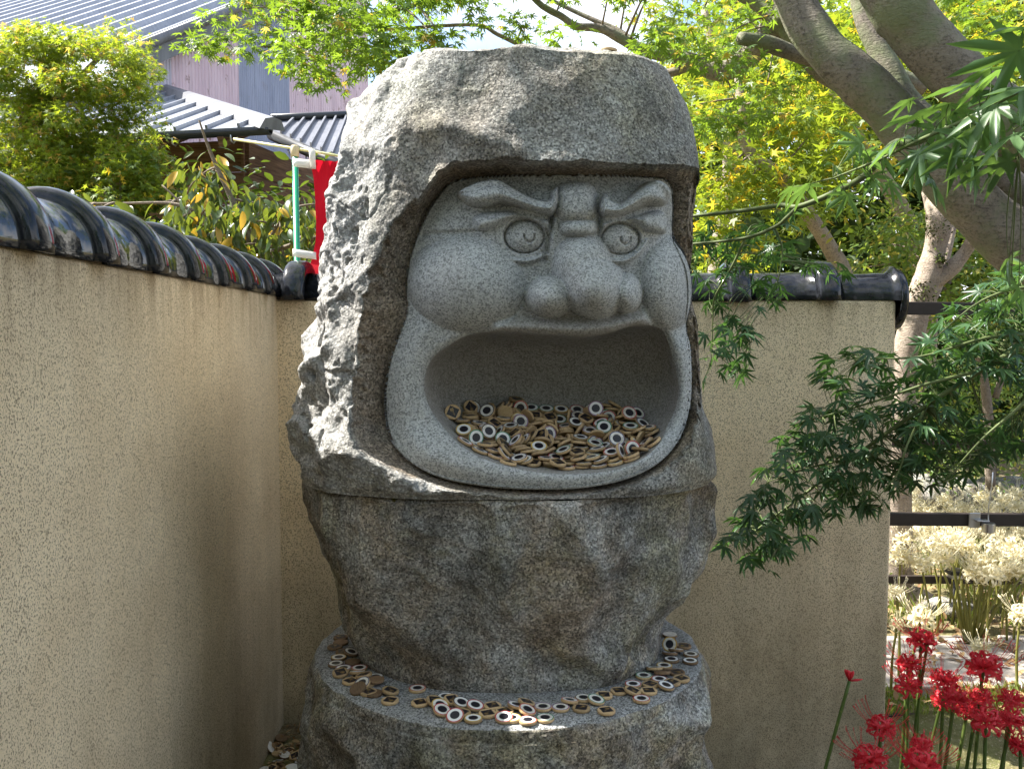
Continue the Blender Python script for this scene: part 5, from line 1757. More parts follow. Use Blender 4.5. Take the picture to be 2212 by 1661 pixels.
# hanging sprig beside the statue's right edge and the twig it hangs from
rg = np.random.default_rng(63)
lv = []
for (x0, y0, x1, y1, n) in ((1510, 520, 1640, 505, 16), (1640, 505, 1720, 455, 10), (1540, 600, 1600, 560, 12), (1640, 560, 1700, 540, 14), (1540, 660, 1640, 735, 16), (1535, 700, 1625, 780, 14), (1520, 760, 1600, 815, 12), (1510, 600, 1560, 640, 8), (1580, 600, 1690, 640, 16), (1690, 560, 1850, 590, 10), (1530, 480, 1600, 560, 10)):
    for i in range(n):
        u = rg.random()
        lv.append((x0 + (x1 - x0) * u + rg.normal(0, 12), y0 + (y1 - y0) * u + rg.normal(0, 14), 2.62 + .22 * rg.random()))
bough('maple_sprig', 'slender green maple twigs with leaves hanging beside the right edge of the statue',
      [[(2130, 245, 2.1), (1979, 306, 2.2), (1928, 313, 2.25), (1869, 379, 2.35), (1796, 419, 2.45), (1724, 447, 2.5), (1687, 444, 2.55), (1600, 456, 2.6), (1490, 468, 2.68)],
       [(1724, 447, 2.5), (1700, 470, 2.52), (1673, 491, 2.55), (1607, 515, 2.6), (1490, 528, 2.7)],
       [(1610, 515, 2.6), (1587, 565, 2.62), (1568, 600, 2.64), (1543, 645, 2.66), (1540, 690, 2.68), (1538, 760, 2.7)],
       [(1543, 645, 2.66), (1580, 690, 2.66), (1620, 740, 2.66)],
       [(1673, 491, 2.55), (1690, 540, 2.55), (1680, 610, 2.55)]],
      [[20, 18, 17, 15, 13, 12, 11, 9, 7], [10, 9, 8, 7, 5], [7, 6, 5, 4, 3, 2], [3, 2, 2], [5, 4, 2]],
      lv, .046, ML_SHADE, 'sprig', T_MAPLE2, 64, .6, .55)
# large close leaves at the upper right
rg = np.random.default_rng(65)
lv = []
for (x, y, Y, s) in ((1745, 400, 1.75, .075), (1800, 355, 1.7, .07), (1830, 420, 1.7, .07), (1885, 380, 1.65, .075), (1900, 330, 1.6, .085), (1945, 300, 1.55, .09), (1985, 330, 1.5, .09), (1975, 250, 1.5, .085), (2020, 280, 1.48, .10), (2050, 225, 1.45, .10), (2075, 290, 1.42, .10), (2100, 330, 1.40, .10), (2110, 180, 1.40, .10), (2150, 230, 1.36, .11), (2165, 150, 1.35, .11), (2190, 290, 1.33, .10), (2200, 110, 1.3, .11), (2215, 190, 1.3, .11), (2235, 60, 1.28, .11), (2060, 330, 1.45, .08), (1920, 395, 1.6, .07), (2010, 385, 1.5, .075), (1860, 310, 1.62, .07), (2180, 350, 1.35, .09), (2120, 270, 1.38, .09), (2230, 260, 1.3, .1), (2180, 560, 1.5, .07), (2200, 620, 1.5, .07)):
    lv.append((x, y, Y, s * .74))
    lv.append((x + rg.normal(0, 30), y + rg.normal(0, 24), Y + .05, s * .62))
bough('maple_bough', 'close large light green maple leaves reaching in from the upper right edge',
      [[(2400, 90, 1.25), (2260, 165, 1.3), (2161, 218, 1.36), (2080, 262, 1.42), (1979, 306, 1.5), (1900, 345, 1.6), (1800, 385, 1.7)],
       [(2161, 218, 1.36), (2190, 280, 1.34), (2200, 340, 1.34)]],
      [[16, 14, 12, 10, 8, 6, 3], [5, 4, 3]],
      lv, .07, ML_NEAR, 'near', T_MAPLE2, 66, .55, .55)
# pale winged seeds hanging among the close leaves

# ================================================================== wooden coins
def wood_mat(name, c1, c2, c3):
    t = NT(name)
    o = t.obj()
    oi = t.n('ObjectInfo')
    sh = t.n('VectorMath', operation='ADD'); t.l(o, sh.inputs[0])
    cb = t.n('CombineXYZ')
    for i in range(3): t.l(t.math('MULTIPLY', oi.outputs['Random'], 3.7 + i), cb.inputs[i])
    t.l(cb.outputs[0], sh.inputs[1])
    g = t.noise(t.mapping(sh.outputs[0], (60, 420, 60)), 1.4, 4, .6, .4)
    c = t.mix(t.ramp(g, [(.35, 0.0), (.68, 1.0)]), c1, c2)
    crack = t.noise(t.mapping(sh.outputs[0], (260, 260, 25)), 1, 2)
    c = t.mix(t.ramp(crack, [(.64, 0.0), (.72, .6)]), c, c3)
    v = t.n('HueSaturation'); t.l(c, v.inputs['Color'])
    r = t.n('MapRange'); t.l(oi.outputs['Random'], r.inputs[0]); r.inputs[3].default_value = .68; r.inputs[4].default_value = 1.18
    t.l(r.outputs[0], v.inputs['Value'])
    return t.done(t.pbsdf(v.outputs[0], .62, .35, 0, t.bump(g, .2, .001)))
M_WOOD = wood_mat('pale_wood', (.46, .31, .16), (.61, .44, .25), (.20, .11, .05))
M_WOOD_OLD = wood_mat('weathered_wood', (.17, .105, .06), (.27, .175, .10), (.06, .035, .02))
t_ = NT('printed_white')
_oi = t_.n('ObjectInfo')
_d = t_.ramp(t_.noise(t_.obj(), 120, 4), [(.45, 0.0), (.7, .7)])
_v = t_.n('MapRange'); t_.l(_oi.outputs['Random'], _v.inputs[0]); _v.inputs[3].default_value = 0; _v.inputs[4].default_value = 1
_c = t_.mix(t_.math('MULTIPLY', _v.outputs[0], .5), (.80, .80, .79), (.62, .56, .46))
_c = t_.mix(t_.math('MULTIPLY', _d, _v.outputs[0]), _c, (.34, .28, .20))
M_WHITE = t_.done(t_.pbsdf(_c, .42, .45))
M_INK = flat_mat('printed_black', (.012, .011, .018), .38, .5, 0, .3, 90)
M_GOLD = flat_mat('printed_gold', (.40, .26, .09), .4, .5, .25, .2, 200)
RIM = {'red': (.42, .035, .05), 'green': (.03, .22, .13), 'purple': (.20, .09, .22), 'navy': (.035, .045, .13), 'yellow': (.55, .36, .06), 'black': (.03, .026, .03)}
M_RIM = {k: flat_mat('rim_' + k, v, .45, .4, 0, .1, 60) for k, v in RIM.items()}
RC, HC = .0202, .0033
def glyphs():
    """flat outline of the characters printed on the back, as vertices and faces"""
    out = []
    for txt, size, cx, cy_, rot in (('\u52dd', .0105, 0, .0060, 0), ('\u30c0', .0050, .0006, -.0006, 0), ('\u30eb', .0050, .0006, -.0050, 0), ('\u30de', .0050, .0006, -.0094, 0)):
        cu = bpy.data.curves.new('print', 'FONT')
        cu.body = txt; cu.size = size; cu.align_x = 'CENTER'; cu.align_y = 'CENTER'; cu.resolution_u = 1
        ob = bpy.data.objects.new('print', cu); COL.objects.link(ob)
        bpy.context.view_layer.update()
        me = bpy.data.meshes.new_from_object(ob.evaluated_get(bpy.context.evaluated_depsgraph_get()))
        V = [(v.co.x, v.co.y) for v in me.vertices]; F = [tuple(p.vertices) for p in me.polygons]
        if V:
            mx = sum(v[0] for v in V) / len(V); my = (min(v[1] for v in V) + max(v[1] for v in V)) / 2
            V = [(x - (min(a[0] for a in V) + max(a[0] for a in V)) / 2 + cx, y - my + cy_) for x, y in V]
        out.append((V, F))
        bpy.data.objects.remove(ob); bpy.data.curves.remove(cu); bpy.data.meshes.remove(me)
    return out
GLYPHS = glyphs()
def coin_mesh(name, ring, wood, face, worn=0):
    """face: 'ring' (printed eye), 'wood' (diamond and gold characters), 'plain', 'white'"""
    n = 32
    V, F, M = [], [], []
    def ringv(r, z): 
        o = len(V)
        for k in range(n): V.append((r * math.cos(2 * math.pi * k / n), r * math.sin(2 * math.pi * k / n), z))
        return o
    def join(a, b, m):
        for k in range(n): F.append((a + k, a + (k + 1) % n, b + (k + 1) % n, b + k)); M.append(m)
    b0 = ringv(RC - .0007, -HC); b1 = ringv(RC, -HC + .0007); s = ringv(RC, HC - .0007); t0 = ringv(RC - .0007, HC)
    F.append(tuple(b0 + k for k in range(n - 1, -1, -1))); M.append(0)
    join(b0, b1, 0); join(b1, s, 0); join(s, t0, 0 if face != 'ring' else 0)
    if face == 'ring':
        a = ringv(RC - .0030, HC); join(t0, a, 1)
        a1 = ringv(.0170, HC); join(a, a1, 2)
        b = ringv(.0107, HC); join(a1, b, 2)
        F.append(tuple(b + k for k in range(n))); M.append(3)
    else:
        F.append(tuple(t0 + k for k in range(n))); M.append(0 if face != 'white' else 2)
        if face == 'wood':
            z = HC + .00012; h = .0180; rr = random.Random(worn)
            q = len(V)
            pts = [(h, 0), (0, h), (-h, 0), (0, -h)]
            if worn:                                # a torn corner of the print
                pts = [(h, 0), (h * .45, h * .55), (h * .2, h * .40), (0, h * .62), (-h * .3, h * .7), (-h, 0), (0, -h)]
            for x, y in pts: V.append((x, y, z))
            F.append(tuple(range(q, q + len(pts)))); M.append(3)
            for gv, gf in GLYPHS:
                q = len(V)
                for x, y in gv: V.append((x, y, z + .0001))
                for f in gf: F.append(tuple(i + q for i in f)); M.append(4)
    me = mesh_py(name, V, F)
    for m in (wood, M_RIM.get(ring, M_INK), M_WHITE, M_INK, M_GOLD): me.materials.append(m)
    me.polygons.foreach_set('material_index', M)
    sm = [len(f) == 4 and m == 0 for f, m in zip(F, M)]
    me.polygons.foreach_set('use_smooth', sm)
    return me
COIN = {}
def coin_me(kind, old):
    key = (kind, old)
    if key not in COIN:
        w = M_WOOD_OLD if old else M_WOOD
        if kind in RIM: COIN[key] = coin_mesh('wooden_coin', kind, w, 'ring')
        elif kind == 'torn': COIN[key] = coin_mesh('wooden_coin', None, w, 'wood', 1)
        else: COIN[key] = coin_mesh('wooden_coin', None, w, kind)
    return COIN[key]
COIN_DATA = """p red -1257 18930 7040 -189 -102 -215 953
m navy -761 20746 12671 641 -146 134 -742
m wood -88 20404 12441 788 80 94 603
m wood 2829 20714 12568 972 23 -191 -134
m wood 3475 21773 12969 787 83 -245 -561
m wood -635 20996 12788 913 17 42 405
m wood 1926 22829 13235 -745 -127 -248 606
m wood -653 23024 13376 774 63 114 -619
m wood 2080 21291 12642 648 -68 -82 754
m wood 1591 20833 12493 968 -13 -144 205
m red -1124 20912 12866 863 150 220 429
p wood -4263 21388 7033 571 57 89 -814
p wood -2869 20301 7032 237 -104 16 -966
p red -2257 20499 6995 1000 0 0 0
p green 1937 19782 7039 807 111 50 578
p wood 1568 19416 6992 873 0 0 -487
p wood 2119 19288 6992 969 0 0 -247
p red 3001 19915 6992 933 0 0 -359
p black 3587 21669 7044 805 -103 -87 -578
p white 4358 22932 7046 1 33 135 990
p white 4433 24227 6992 798 0 0 -603
g plain -8320 30935 822 965 0 0 264
g yellow -7491 30563 816 936 -184 -71 -291
p plain -3652 20382 7053 764 231 10 -602
g black -6738 29721 814 816 -61 181 -546
m wood 2620 21916 12844 -825 -21 177 -537
m wood -1080 22466 13322 803 28 -16 595
m wood 1084 20599 12409 742 163 -9 650
m wood 1252 21286 12612 919 37 -205 334
m wood 3165 21870 13046 954 -131 -203 179
m wood 2887 22919 13297 610 -139 -42 779
p wood -2815 19828 6992 256 0 0 -967
p yellow -853 18877 6992 912 0 0 -409
p red 347 18794 6992 527 0 0 850
p red 1327 19741 7035 162 -76 -81 -981
p navy 3690 20600 7033 682 99 39 724
p black 4608 22273 6992 487 0 0 -873
g black -8027 29317 797 689 -51 -135 -710
g black -7227 29436 872 -891 -31 102 442
m purple 88 21408 12837 107 -335 -172 920
p purple 1102 19450 6992 818 0 0 -576
m red 3047 20815 12703 201 30 105 973
p plain 3732 21381 7044 847 -110 -79 -514
m wood 1672 21805 12729 964 -100 43 -244
p black 4145 22380 6992 222 0 0 -975
p wood 4655 23361 6992 485 0 0 874
g white -8522 30159 895 -690 -359 -354 -520
m wood 3414 21075 12827 944 -8 -331 1
m green 3010 22240 13089 812 129 -92 561
p black 4153 22684 7045 326 -77 -117 -935
g wood -7320 30354 822 971 -216 5 104
m wood -122 20941 12657 812 -140 396 -405
p wood -4781 23278 6995 1000 0 0 0
p black 4722 22737 6992 215 0 0 -977
m purple 2596 20887 12646 591 -186 540 -569
p red -835 19457 7040 922 109 61 367
p red -178 18865 7032 943 101 -39 314
p red 341 19196 7057 620 -85 149 -766
p green 730 18910 6992 821 0 0 570
p green 3262 21291 6992 779 0 0 -627
g wood -6739 30258 794 990 -82 -109 38
m black -579 21632 13032 -44 -223 454 -861
m yellow 1317 23492 13406 567 94 193 -795
p purple 703 19481 6992 693 0 0 -721
p wood 2847 20284 7041 146 -120 41 -981
m green 917 23489 13423 812 151 132 -548
m wood 1909 20857 12493 650 -77 -88 751
m wood 652 21018 12565 871 -69 -138 -467
p black -4241 22752 7051 377 149 38 913
p plain -3254 20247 6992 733 0 0 680
p wood 3240 20372 6992 911 0 0 413
g black -7070 28998 841 129 -117 8 985
m yellow -1184 21523 13081 804 266 -173 504
m black 1732 22076 12823 437 -14 108 -893
p wood -3623 21041 7113 964 -81 -70 243
p wood -2113 19711 6992 983 0 0 -182
m wood -225 22808 13233 676 54 22 734
m navy 2109 20785 12449 929 -26 -185 318
m black 1711 20795 12367 982 -6 -23 189
m wood 167 20713 12500 973 154 -85 -150
m wood 2056 20704 12312 11 61 4 -998
p plain -4108 22204 6992 305 0 0 952
g white -7922 29794 786 66 -82 77 -992
m purple 3316 23130 13341 661 108 397 -627
p plain -3296 20844 7072 21 0 0 -1000
p wood 2535 20372 6992 879 0 0 477
g wood -6872 31194 742 710 0 0 -704
m wood -1265 22399 13238 568 17 28 -823
p yellow -4526 22505 6992 993 0 0 115
p white -3832 21379 7048 390 -72 129 909
m red 820 20900 12466 960 23 46 276
m yellow 404 22979 13284 810 -250 468 250
m wood 2756 23494 13539 60 265 47 961
p black -4513 22064 6995 1000 0 0 0
m wood 121 23534 13673 -974 -75 -95 190
p wood -4769 24017 6992 820 0 0 572
g wood -7533 29694 808 193 -57 -166 965
m black -37 22343 13089 632 111 70 -764
m wood -178 23044 13360 627 -689 -161 -328
m red 3241 21225 12782 901 -121 -412 64
m green 2059 21685 12729 -982 -150 -84 -82
m wood 2323 22912 13277 886 -133 -23 -444
p red -1563 19187 7056 826 166 21 539
g black -7138 30744 742 -828 0 0 561
m wood 2143 22153 12878 611 -233 -271 -706
m wood 1584 21250 12573 806 106 -90 576
p plain -4696 23622 6992 981 0 0 -196
p wood -546 19135 6992 206 0 0 979
p wood 4160 21114 6992 995 0 0 -98
p yellow 3884 21937 6992 751 0 0 661
m wood -830 22270 13164 92 90 -37 991
m yellow 657 21373 12690 925 270 -47 264
m green -887 21403 12908 -368 -554 373 -647
p red -3860 21780 6992 495 0 0 -869
p wood -3935 20951 6995 1000 0 0 0
p wood 327 19619 7049 961 -97 115 -231
m wood 57 21974 12951 -503 -313 40 805
m wood 1726 22431 12982 390 -470 -74 788
m black 1661 22753 13141 505 67 268 -818
m red 3447 22159 13066 499 -34 -83 862
p red 2923 20760 6992 680 0 0 -733
g wood -8383 30558 742 450 0 0 893
m yellow 2453 20754 12370 985 24 -98 -139
m black 3178 21770 12842 495 -563 -89 656
m wood 1411 22535 12881 957 -200 35 205
m red -449 20966 12646 987 14 160 0
m green 2344 22309 13063 695 349 234 -584
p black -1155 19591 7049 244 -89 120 -958
p wood 3344 20764 6992 712 0 0 -702
g white -6738 30740 742 791 0 0 -612
m red -383 20737 12532 894 -53 144 -421
m black 1720 21725 12608 799 8 -6 -601
m red 234 23269 13473 -656 -701 -92 264
g plain -8218 30004 742 696 0 0 -718
m red 2890 21017 12685 -516 -566 314 -561
m wood 497 20790 12375 950 118 -18 289
m wood 257 21185 12634 856 -89 -160 -484
m red 2397 21023 12594 -295 -122 -136 938
p purple 94 19471 7041 786 28 123 606
p wood 4117 21512 6992 501 0 0 -865
m red 1300 20706 12275 946 9 0 -324
m purple -191 20762 12589 196 418 40 886
m wood -1100 23272 13481 234 -132 495 -826
m red 2450 22186 12857 827 -322 -251 385
m red 580 22438 13111 347 -175 82 918
m black 751 21635 12795 906 -229 151 323
p wood 2155 20121 6992 390 0 0 921
m wood 2513 23517 13497 867 -137 5 -478
m wood 1319 21968 12684 214 181 -233 -931
m wood 2959 22637 13144 999 21 41 -14
m navy 3367 22545 13129 357 278 -121 883
m wood -207 21374 12753 771 294 217 521
m wood 498 21844 12892 195 -414 -176 871
m purple 2001 22413 12959 419 66 -146 894
p wood -441 19540 6992 983 0 0 -185
p black 1660 19971 6992 897 0 0 442
p wood 3884 20879 6995 1000 0 0 0
m wood -436 22344 13159 784 52 306 -538
g wood -7888 30229 742 106 0 0 -994
g white -6618 29022 742 280 0 0 -960
m wood 1005 23114 13239 554 112 237 -790
p wood -3392 20304 6995 1000 0 0 0
m wood 394 21090 12591 902 -144 -12 406
m purple 224 22639 13172 849 522 39 73
m wood -364 23432 13478 -700 -258 213 631
m green 1984 21257 12514 814 -39 17 -580
m black 2132 23408 13440 929 224 -143 258
m wood 2841 20723 12487 959 -44 -187 209
m red -566 23312 13402 195 -636 -300 -683
m wood 890 21365 12556 658 -283 -84 693
m wood 1501 23165 13239 604 -473 -470 436
m wood 2923 22179 12959 973 22 33 -229
m wood 1028 22584 12982 244 242 387 856
m red 1392 22836 13037 626 120 -1 -771
g plain -7435 30033 786 2 112 -5 -994
m green 3135 22854 13201 947 -65 118 292
m black 298 20746 12454 886 172 -36 -428
p red 3611 21066 6992 155 0 0 988
g white -7369 28704 867 920 86 100 -368
m wood 518 23515 13446 40 -5 212 -976
m navy -325 22003 12974 768 -74 -432 466
m wood 2611 22535 12984 758 -61 -245 601
m purple 306 21769 12809 262 -319 -211 886
m wood 2391 20888 12447 695 -60 -90 711
m wood 726 21929 12903 772 468 -61 -426
g plain -7913 29053 742 9 0 0 -1000
g wood -8116 28825 795 987 78 -112 82
m wood 2678 23478 13400 834 -137 -4 -534
m wood 2029 23191 13308 819 -352 452 -40
m yellow 162 21299 12663 812 -184 9 553
p wood -1774 19701 7044 482 -73 115 -866
m red 3314 21621 12774 909 95 -277 -296
m wood 1330 20919 12359 429 6 7 -903
m navy -1098 22970 13343 593 -118 -144 -783
p navy -3593 20620 7078 204 171 155 -951
m purple 479 22145 12933 -432 -153 571 681
g white -6979 28847 787 773 -90 -75 624
g plain -6891 29314 742 550 0 0 -835
m wood 607 23161 13280 358 76 209 -907
m red 2295 22618 13143 234 -133 -215 939
p purple -4261 21773 6992 538 0 0 843
m wood 859 21864 12754 302 -89 -503 805
m wood 708 22473 13009 667 200 -174 -696
p wood -4491 22921 6992 963 0 0 -270
p yellow -1630 19447 7055 708 16 166 -686
p wood -1372 19764 7041 125 105 -73 984
p wood -163 19252 6992 994 0 0 -113
p yellow -2 18900 6995 1000 0 0 0
g white -7102 29703 789 -498 -64 104 -859
m red 1065 21219 12435 776 194 -9 601
m wood 1393 22617 12932 205 -35 -200 -957
m wood -230 21673 12836 48 -129 469 -872
m red 1743 23519 13393 816 205 165 -515
m yellow 1323 21682 12632 60 146 -37 -987
m purple 1219 22107 12779 926 -91 19 366
g wood -6489 30088 742 479 0 0 878
m wood 3097 22119 12866 998 28 28 -47
m wood 2988 23205 13316 624 190 -390 650
m green 1251 23193 13167 660 146 213 -706
m wood 902 22782 13072 699 -210 -255 -634
m wood -201 23449 13500 -721 -284 257 578
g plain -8435 31252 742 969 0 0 247
m wood 1678 20840 12285 173 -23 -2 985
m green 1435 21381 12431 823 -129 -17 553
m purple 940 22247 12904 -495 -94 -631 590
m green 2334 21420 12620 502 105 -38 -858
m wood 1751 23163 13268 162 79 -276 944
m wood 1148 22811 13023 469 529 425 565
m purple 1037 22042 12699 991 -97 -21 95
m green -612 22705 13253 984 -53 31 166
g wood -6300 28775 801 917 -120 -99 368
m red 2550 23112 13219 387 382 477 -690
m yellow -827 21138 12718 175 216 37 960
m black 2288 21820 12646 793 155 -42 -587
m wood 2462 22850 13131 634 -199 -182 725
m yellow 159 21666 12753 -924 -101 368 -30
m yellow 2859 22868 13096 547 173 -87 815
m navy 2023 22012 12688 269 634 -289 665
m green 772 22859 13121 928 -291 49 228
m wood 905 21008 12298 417 48 5 908
m wood 2643 21953 12774 953 77 -160 243
m wood 929 20843 12371 297 -40 28 -954
m yellow 3002 21309 12749 827 252 453 217
m purple -627 21931 13104 328 40 -78 940
m wood 1403 22356 12691 750 -63 -617 232
p wood -1123 19177 6992 125 0 0 -992
g black -7275 29338 783 867 -67 -83 486
g white -8350 28664 797 -908 -39 139 -393
m wood -694 23093 13315 803 68 110 -581
m black -497 21364 12691 83 75 -118 -987
m red -122 23428 13461 851 203 -324 -359
p black -3364 21214 6992 711 0 0 -703
p black -1551 20046 6992 665 0 0 -746
g black -6216 29222 742 534 0 0 -845
m black 526 21724 12674 685 -78 186 700
g yellow -7514 29017 742 842 0 0 -540
m purple -624 21756 12830 180 4 87 -980
m green 2586 23480 13329 986 -124 58 -99
m yellow 42 23153 13278 679 -608 361 198
m wood -85 23103 13316 677 -706 -29 -205
m wood 1488 22353 12693 633 -261 -562 464
m green 74 23227 13283 -707 -678 201 -25
m wood 3363 22173 12974 827 85 -29 -554
m purple 2157 22027 12632 351 -171 676 -625
m wood 2704 21569 12679 488 -120 -194 843
p wood -3800 21098 6992 303 0 0 -953
g black -7072 30037 742 311 0 0 951
m wood 102 22037 12901 933 78 -306 171
m wood -1069 22914 13279 123 -16 185 975
m red 314 22460 12963 231 60 269 933
m wood 1200 22467 12643 -782 -395 480 29
m red 2469 22831 13041 530 -222 -153 804
m wood 2077 22843 13110 717 115 253 -639
m wood 157 22707 13148 851 520 59 41
m wood -248 22703 13144 -569 -31 -14 -822
m green 2492 23211 13238 418 233 -565 672
m wood -315 23099 13167 112 277 -78 951
m red 1490 21570 12485 11 85 -99 -991
m green -647 22643 13178 934 -45 49 351
m wood 2143 23441 13367 267 -4 -266 926
m wood 2746 21992 12728 446 -70 -164 877
m wood -980 22405 13121 930 80 69 352
m wood -545 21429 12751 91 -95 103 986
m wood 563 21189 12423 5 77 -25 997
m red -655 23535 13350 394 66 564 -723
m wood 132 22132 12851 936 84 -304 154
m yellow 163 22915 13185 -811 -571 70 -105
m purple 204 23527 13527 405 6 -190 894
m purple -1040 22732 13177 976 -185 -15 -118
m wood -1021 23417 13468 526 62 509 -679
m wood 705 21651 12577 924 -290 5 250
m purple 2390 22459 12987 815 330 -74 -471
m wood 1994 22503 12905 249 38 -156 955
m wood -572 21902 13017 686 51 71 -722
p wood -3522 20811 6992 810 0 0 -586
m wood 1004 22446 12690 617 -176 -385 663
m wood -1018 22867 13210 953 -178 52 240
m wood 1785 22120 12610 284 37 -8 958
m wood 2387 21308 12545 581 -78 -80 807
m wood -105 22369 13007 64 -33 -127 989
m wood -1087 21566 13014 -943 -316 -27 97
m wood 2877 22452 12896 824 7 40 -565
m green 365 22417 12878 36 114 251 961
m red 167 21157 12477 505 96 56 856
m purple 1389 23536 13327 948 225 -23 222
m wood 966 21954 12524 919 194 -2 344
m purple 1132 22378 12529 -705 -124 610 -341
m red 2461 22284 12698 603 150 -380 -685
m wood 90 21584 12775 -321 -381 21 867
m wood 1723 22825 12884 293 226 -425 826
m navy -196 21300 12575 983 -1 149 -105
m red 1102 21610 12380 -225 -161 17 961
m purple 1396 21985 12552 302 -150 -18 941
m wood 992 23485 13326 508 109 -154 840
m black 3021 22394 12804 293 29 -21 955
m red 2104 21584 12429 739 72 -22 -670
m green 192 21685 12511 936 -3 118 -332
m green 1794 22821 13062 653 118 250 -705
m wood -1088 21847 13028 941 337 -3 20
m navy 2610 23457 13248 938 -134 29 -317
m wood -357 23373 13167 478 -221 543 654
m navy 2377 21904 12602 738 158 -28 -656
m navy 1924 21653 12512 2 243 -142 -960
m wood 541 22850 12882 145 312 61 937
m wood -1014 21934 12995 886 315 118 -319
m wood 1619 21227 12409 372 42 -119 -920
m wood 3099 22546 13048 739 -12 45 -673
m wood 524 22832 13033 492 -243 48 -835
m green 1206 21635 12515 1 -148 28 989
m wood 623 23192 13206 933 211 70 -284
g wood -7371 28737 793 -836 -132 12 -532"""
look = {'red': 'red rimmed coin', 'green': 'green rimmed coin', 'purple': 'purple rimmed coin', 'navy': 'navy rimmed coin', 'yellow': 'yellow rimmed coin', 'black': 'black rimmed coin', 'wood': 'black diamond coin', 'torn': 'torn diamond coin', 'plain': 'bare brown coin', 'white': 'bleached pale coin'}
coins = []
rg = random.Random(5)
rows = [l.split() for l in COIN_DATA.strip().split('\n')]
for r in rows:
    zone, kind = r[0], r[1]
    x, y, z = (int(v) / 1e4 for v in r[2:5])
    q = Quaternion([int(v) / 1e3 for v in r[5:9]]).normalized()
    tz = (q @ Vector((0, 0, 1))).z
    if zone == 'm' and ((y < 1.997 and z < 1.235) or (y < 2.03 and tz < .45)): continue
    old = (zone == 'g' and rg.random() < .45) or (zone == 'p' and (kind == 'plain' or (x > .38 and y > 2.15) or (x < -.3 and y > 2.2 and rg.random() < .6)))
    if zone == 'm' and kind == 'wood' and rg.random() < .34: kind = rg.choice(['red', 'green', 'purple', 'navy', 'yellow', 'black'])
    if kind == 'wood' and old and rg.random() < .5: kind = 'torn'
    coins.append([zone, kind, Vector((x, y, z)), q, old])
# coins propped upright, seen in the photograph
def prop(px, py, Y, tilt, yaw, kind, zone, roll=0.0):
    q = Quaternion((0, 0, 1), yaw) @ Quaternion((1, 0, 0), tilt) @ Quaternion((0, 0, 1), roll)
    p = pt(px, py, Y)
    near_ = [c[2].z for c in coins if c[0] == zone and math.hypot(c[2].x - p.x, c[2].y - p.y) < .026]
    if near_: p.z = max(near_) + .0035 + RC * math.sin(tilt) * .93
    coins.append([zone, kind, p, q, False])
prop(978, 892, 2.232, R(66), R(10), 'wood', 'm', R(20))
prop(1052, 893, 2.27, R(55), R(-14), 'black', 'm')
prop(1287, 873, 2.285, R(72), R(-6), 'purple', 'm')
prop(1332, 953, 2.14, R(58), R(8), 'navy', 'm')
prop(1359, 905, 2.27, R(52), R(14), 'red', 'm')
coins[-1][4] = False
q_ = pt(1447, 1391, 2.30); coins.append(['p', 'yellow', q_, Quaternion((0, 0, 1), R(-28)) @ Quaternion((1, 0, 0), R(62)), True])
# one left on the crown of the stone
tc = pt(1315, 141, 2.16); _k = np.hypot(UV_[:, 0] - tc.x, UV_[:, 1] - tc.y) < .02; tc.z = float(UV_[_k, 2].max()) + .004
coins.append(['t', 'white', tc, Quaternion((0, 1, 0), R(3)), False])
# names of places, nearest to farthest inside each part of the pile, ordinals from the left
NUM = ['leftmost', 'second', 'third', 'fourth', 'fifth', 'sixth', 'seventh', 'eighth', 'ninth', 'tenth', 'eleventh', 'twelfth', 'thirteenth', 'fourteenth', 'fifteenth', 'sixteenth', 'seventeenth', 'eighteenth', 'nineteenth', 'twentieth'] + ['twenty-' + w for w in ('first', 'second', 'third', 'fourth', 'fifth', 'sixth', 'seventh', 'eighth', 'ninth')]
def row_name(zone, p):
    if zone == 'm':
        side_ = 'left' if p.x < .02 else 'right' if p.x > .20 else 'centre'
        if p.y < 2.07: return side_ + ' of the front row at the mouth lip'
        if p.y < 2.15: return side_ + ' of the pile behind the front row'
        if p.y < 2.22: return side_ + ' of the pile towards the rear'
        return side_ + ' of the rear row inside the mouth'
    if zone == 'p':
        if p.x < -.33: return 'on the left arm of the pedestal'
        if p.x > .30: return 'on the right arm of the pedestal'
        return 'on the front of the pedestal'
    return 'in the corner heap beside the pedestal'
GRP = {'m': 'wooden coins heaped in the open mouth', 'p': 'wooden coins lying round the pedestal rim', 'g': 'wooden coins on the soil in the wall corner'}
bucket = {}
REST_ID = {id(c) for c in coins[288:-7]}          # coins that barely show between the others
for c in coins:
    if id(c) in REST_ID: continue
    X, Y = proj(*c[2])
    bucket.setdefault((c[0], c[1], row_name(c[0], c[2])), []).append((X, c))
REST = [c for c in coins if id(c) in REST_ID]
for (zone, kind, rn_), lst in bucket.items():
    lst.sort(key=lambda t: t[0])
    for i, (X, c) in enumerate(lst):
        o = bpy.data.objects.new('wooden_coin', coin_me(kind, c[4]))
        COL.objects.link(o)
        o.location = c[2]
        o.rotation_mode = 'QUATERNION'
        o.rotation_quaternion = c[3]
        if zone == 't':
            tag(o, 'single pale coin lying on top of the statue head', 'coin'); continue
        if len(lst) == 1: lab = f'only {look[kind]}, {rn_}'
        elif i == 0: lab = f'leftmost {look[kind]}, {rn_}'
        elif i == len(lst) - 1: lab = f'rightmost {look[kind]}, {rn_}'
        else: lab = f'{NUM[min(i, 28)]} {look[kind]} from left, {rn_}'
        tag(o, lab, 'coin', GRP[zone])

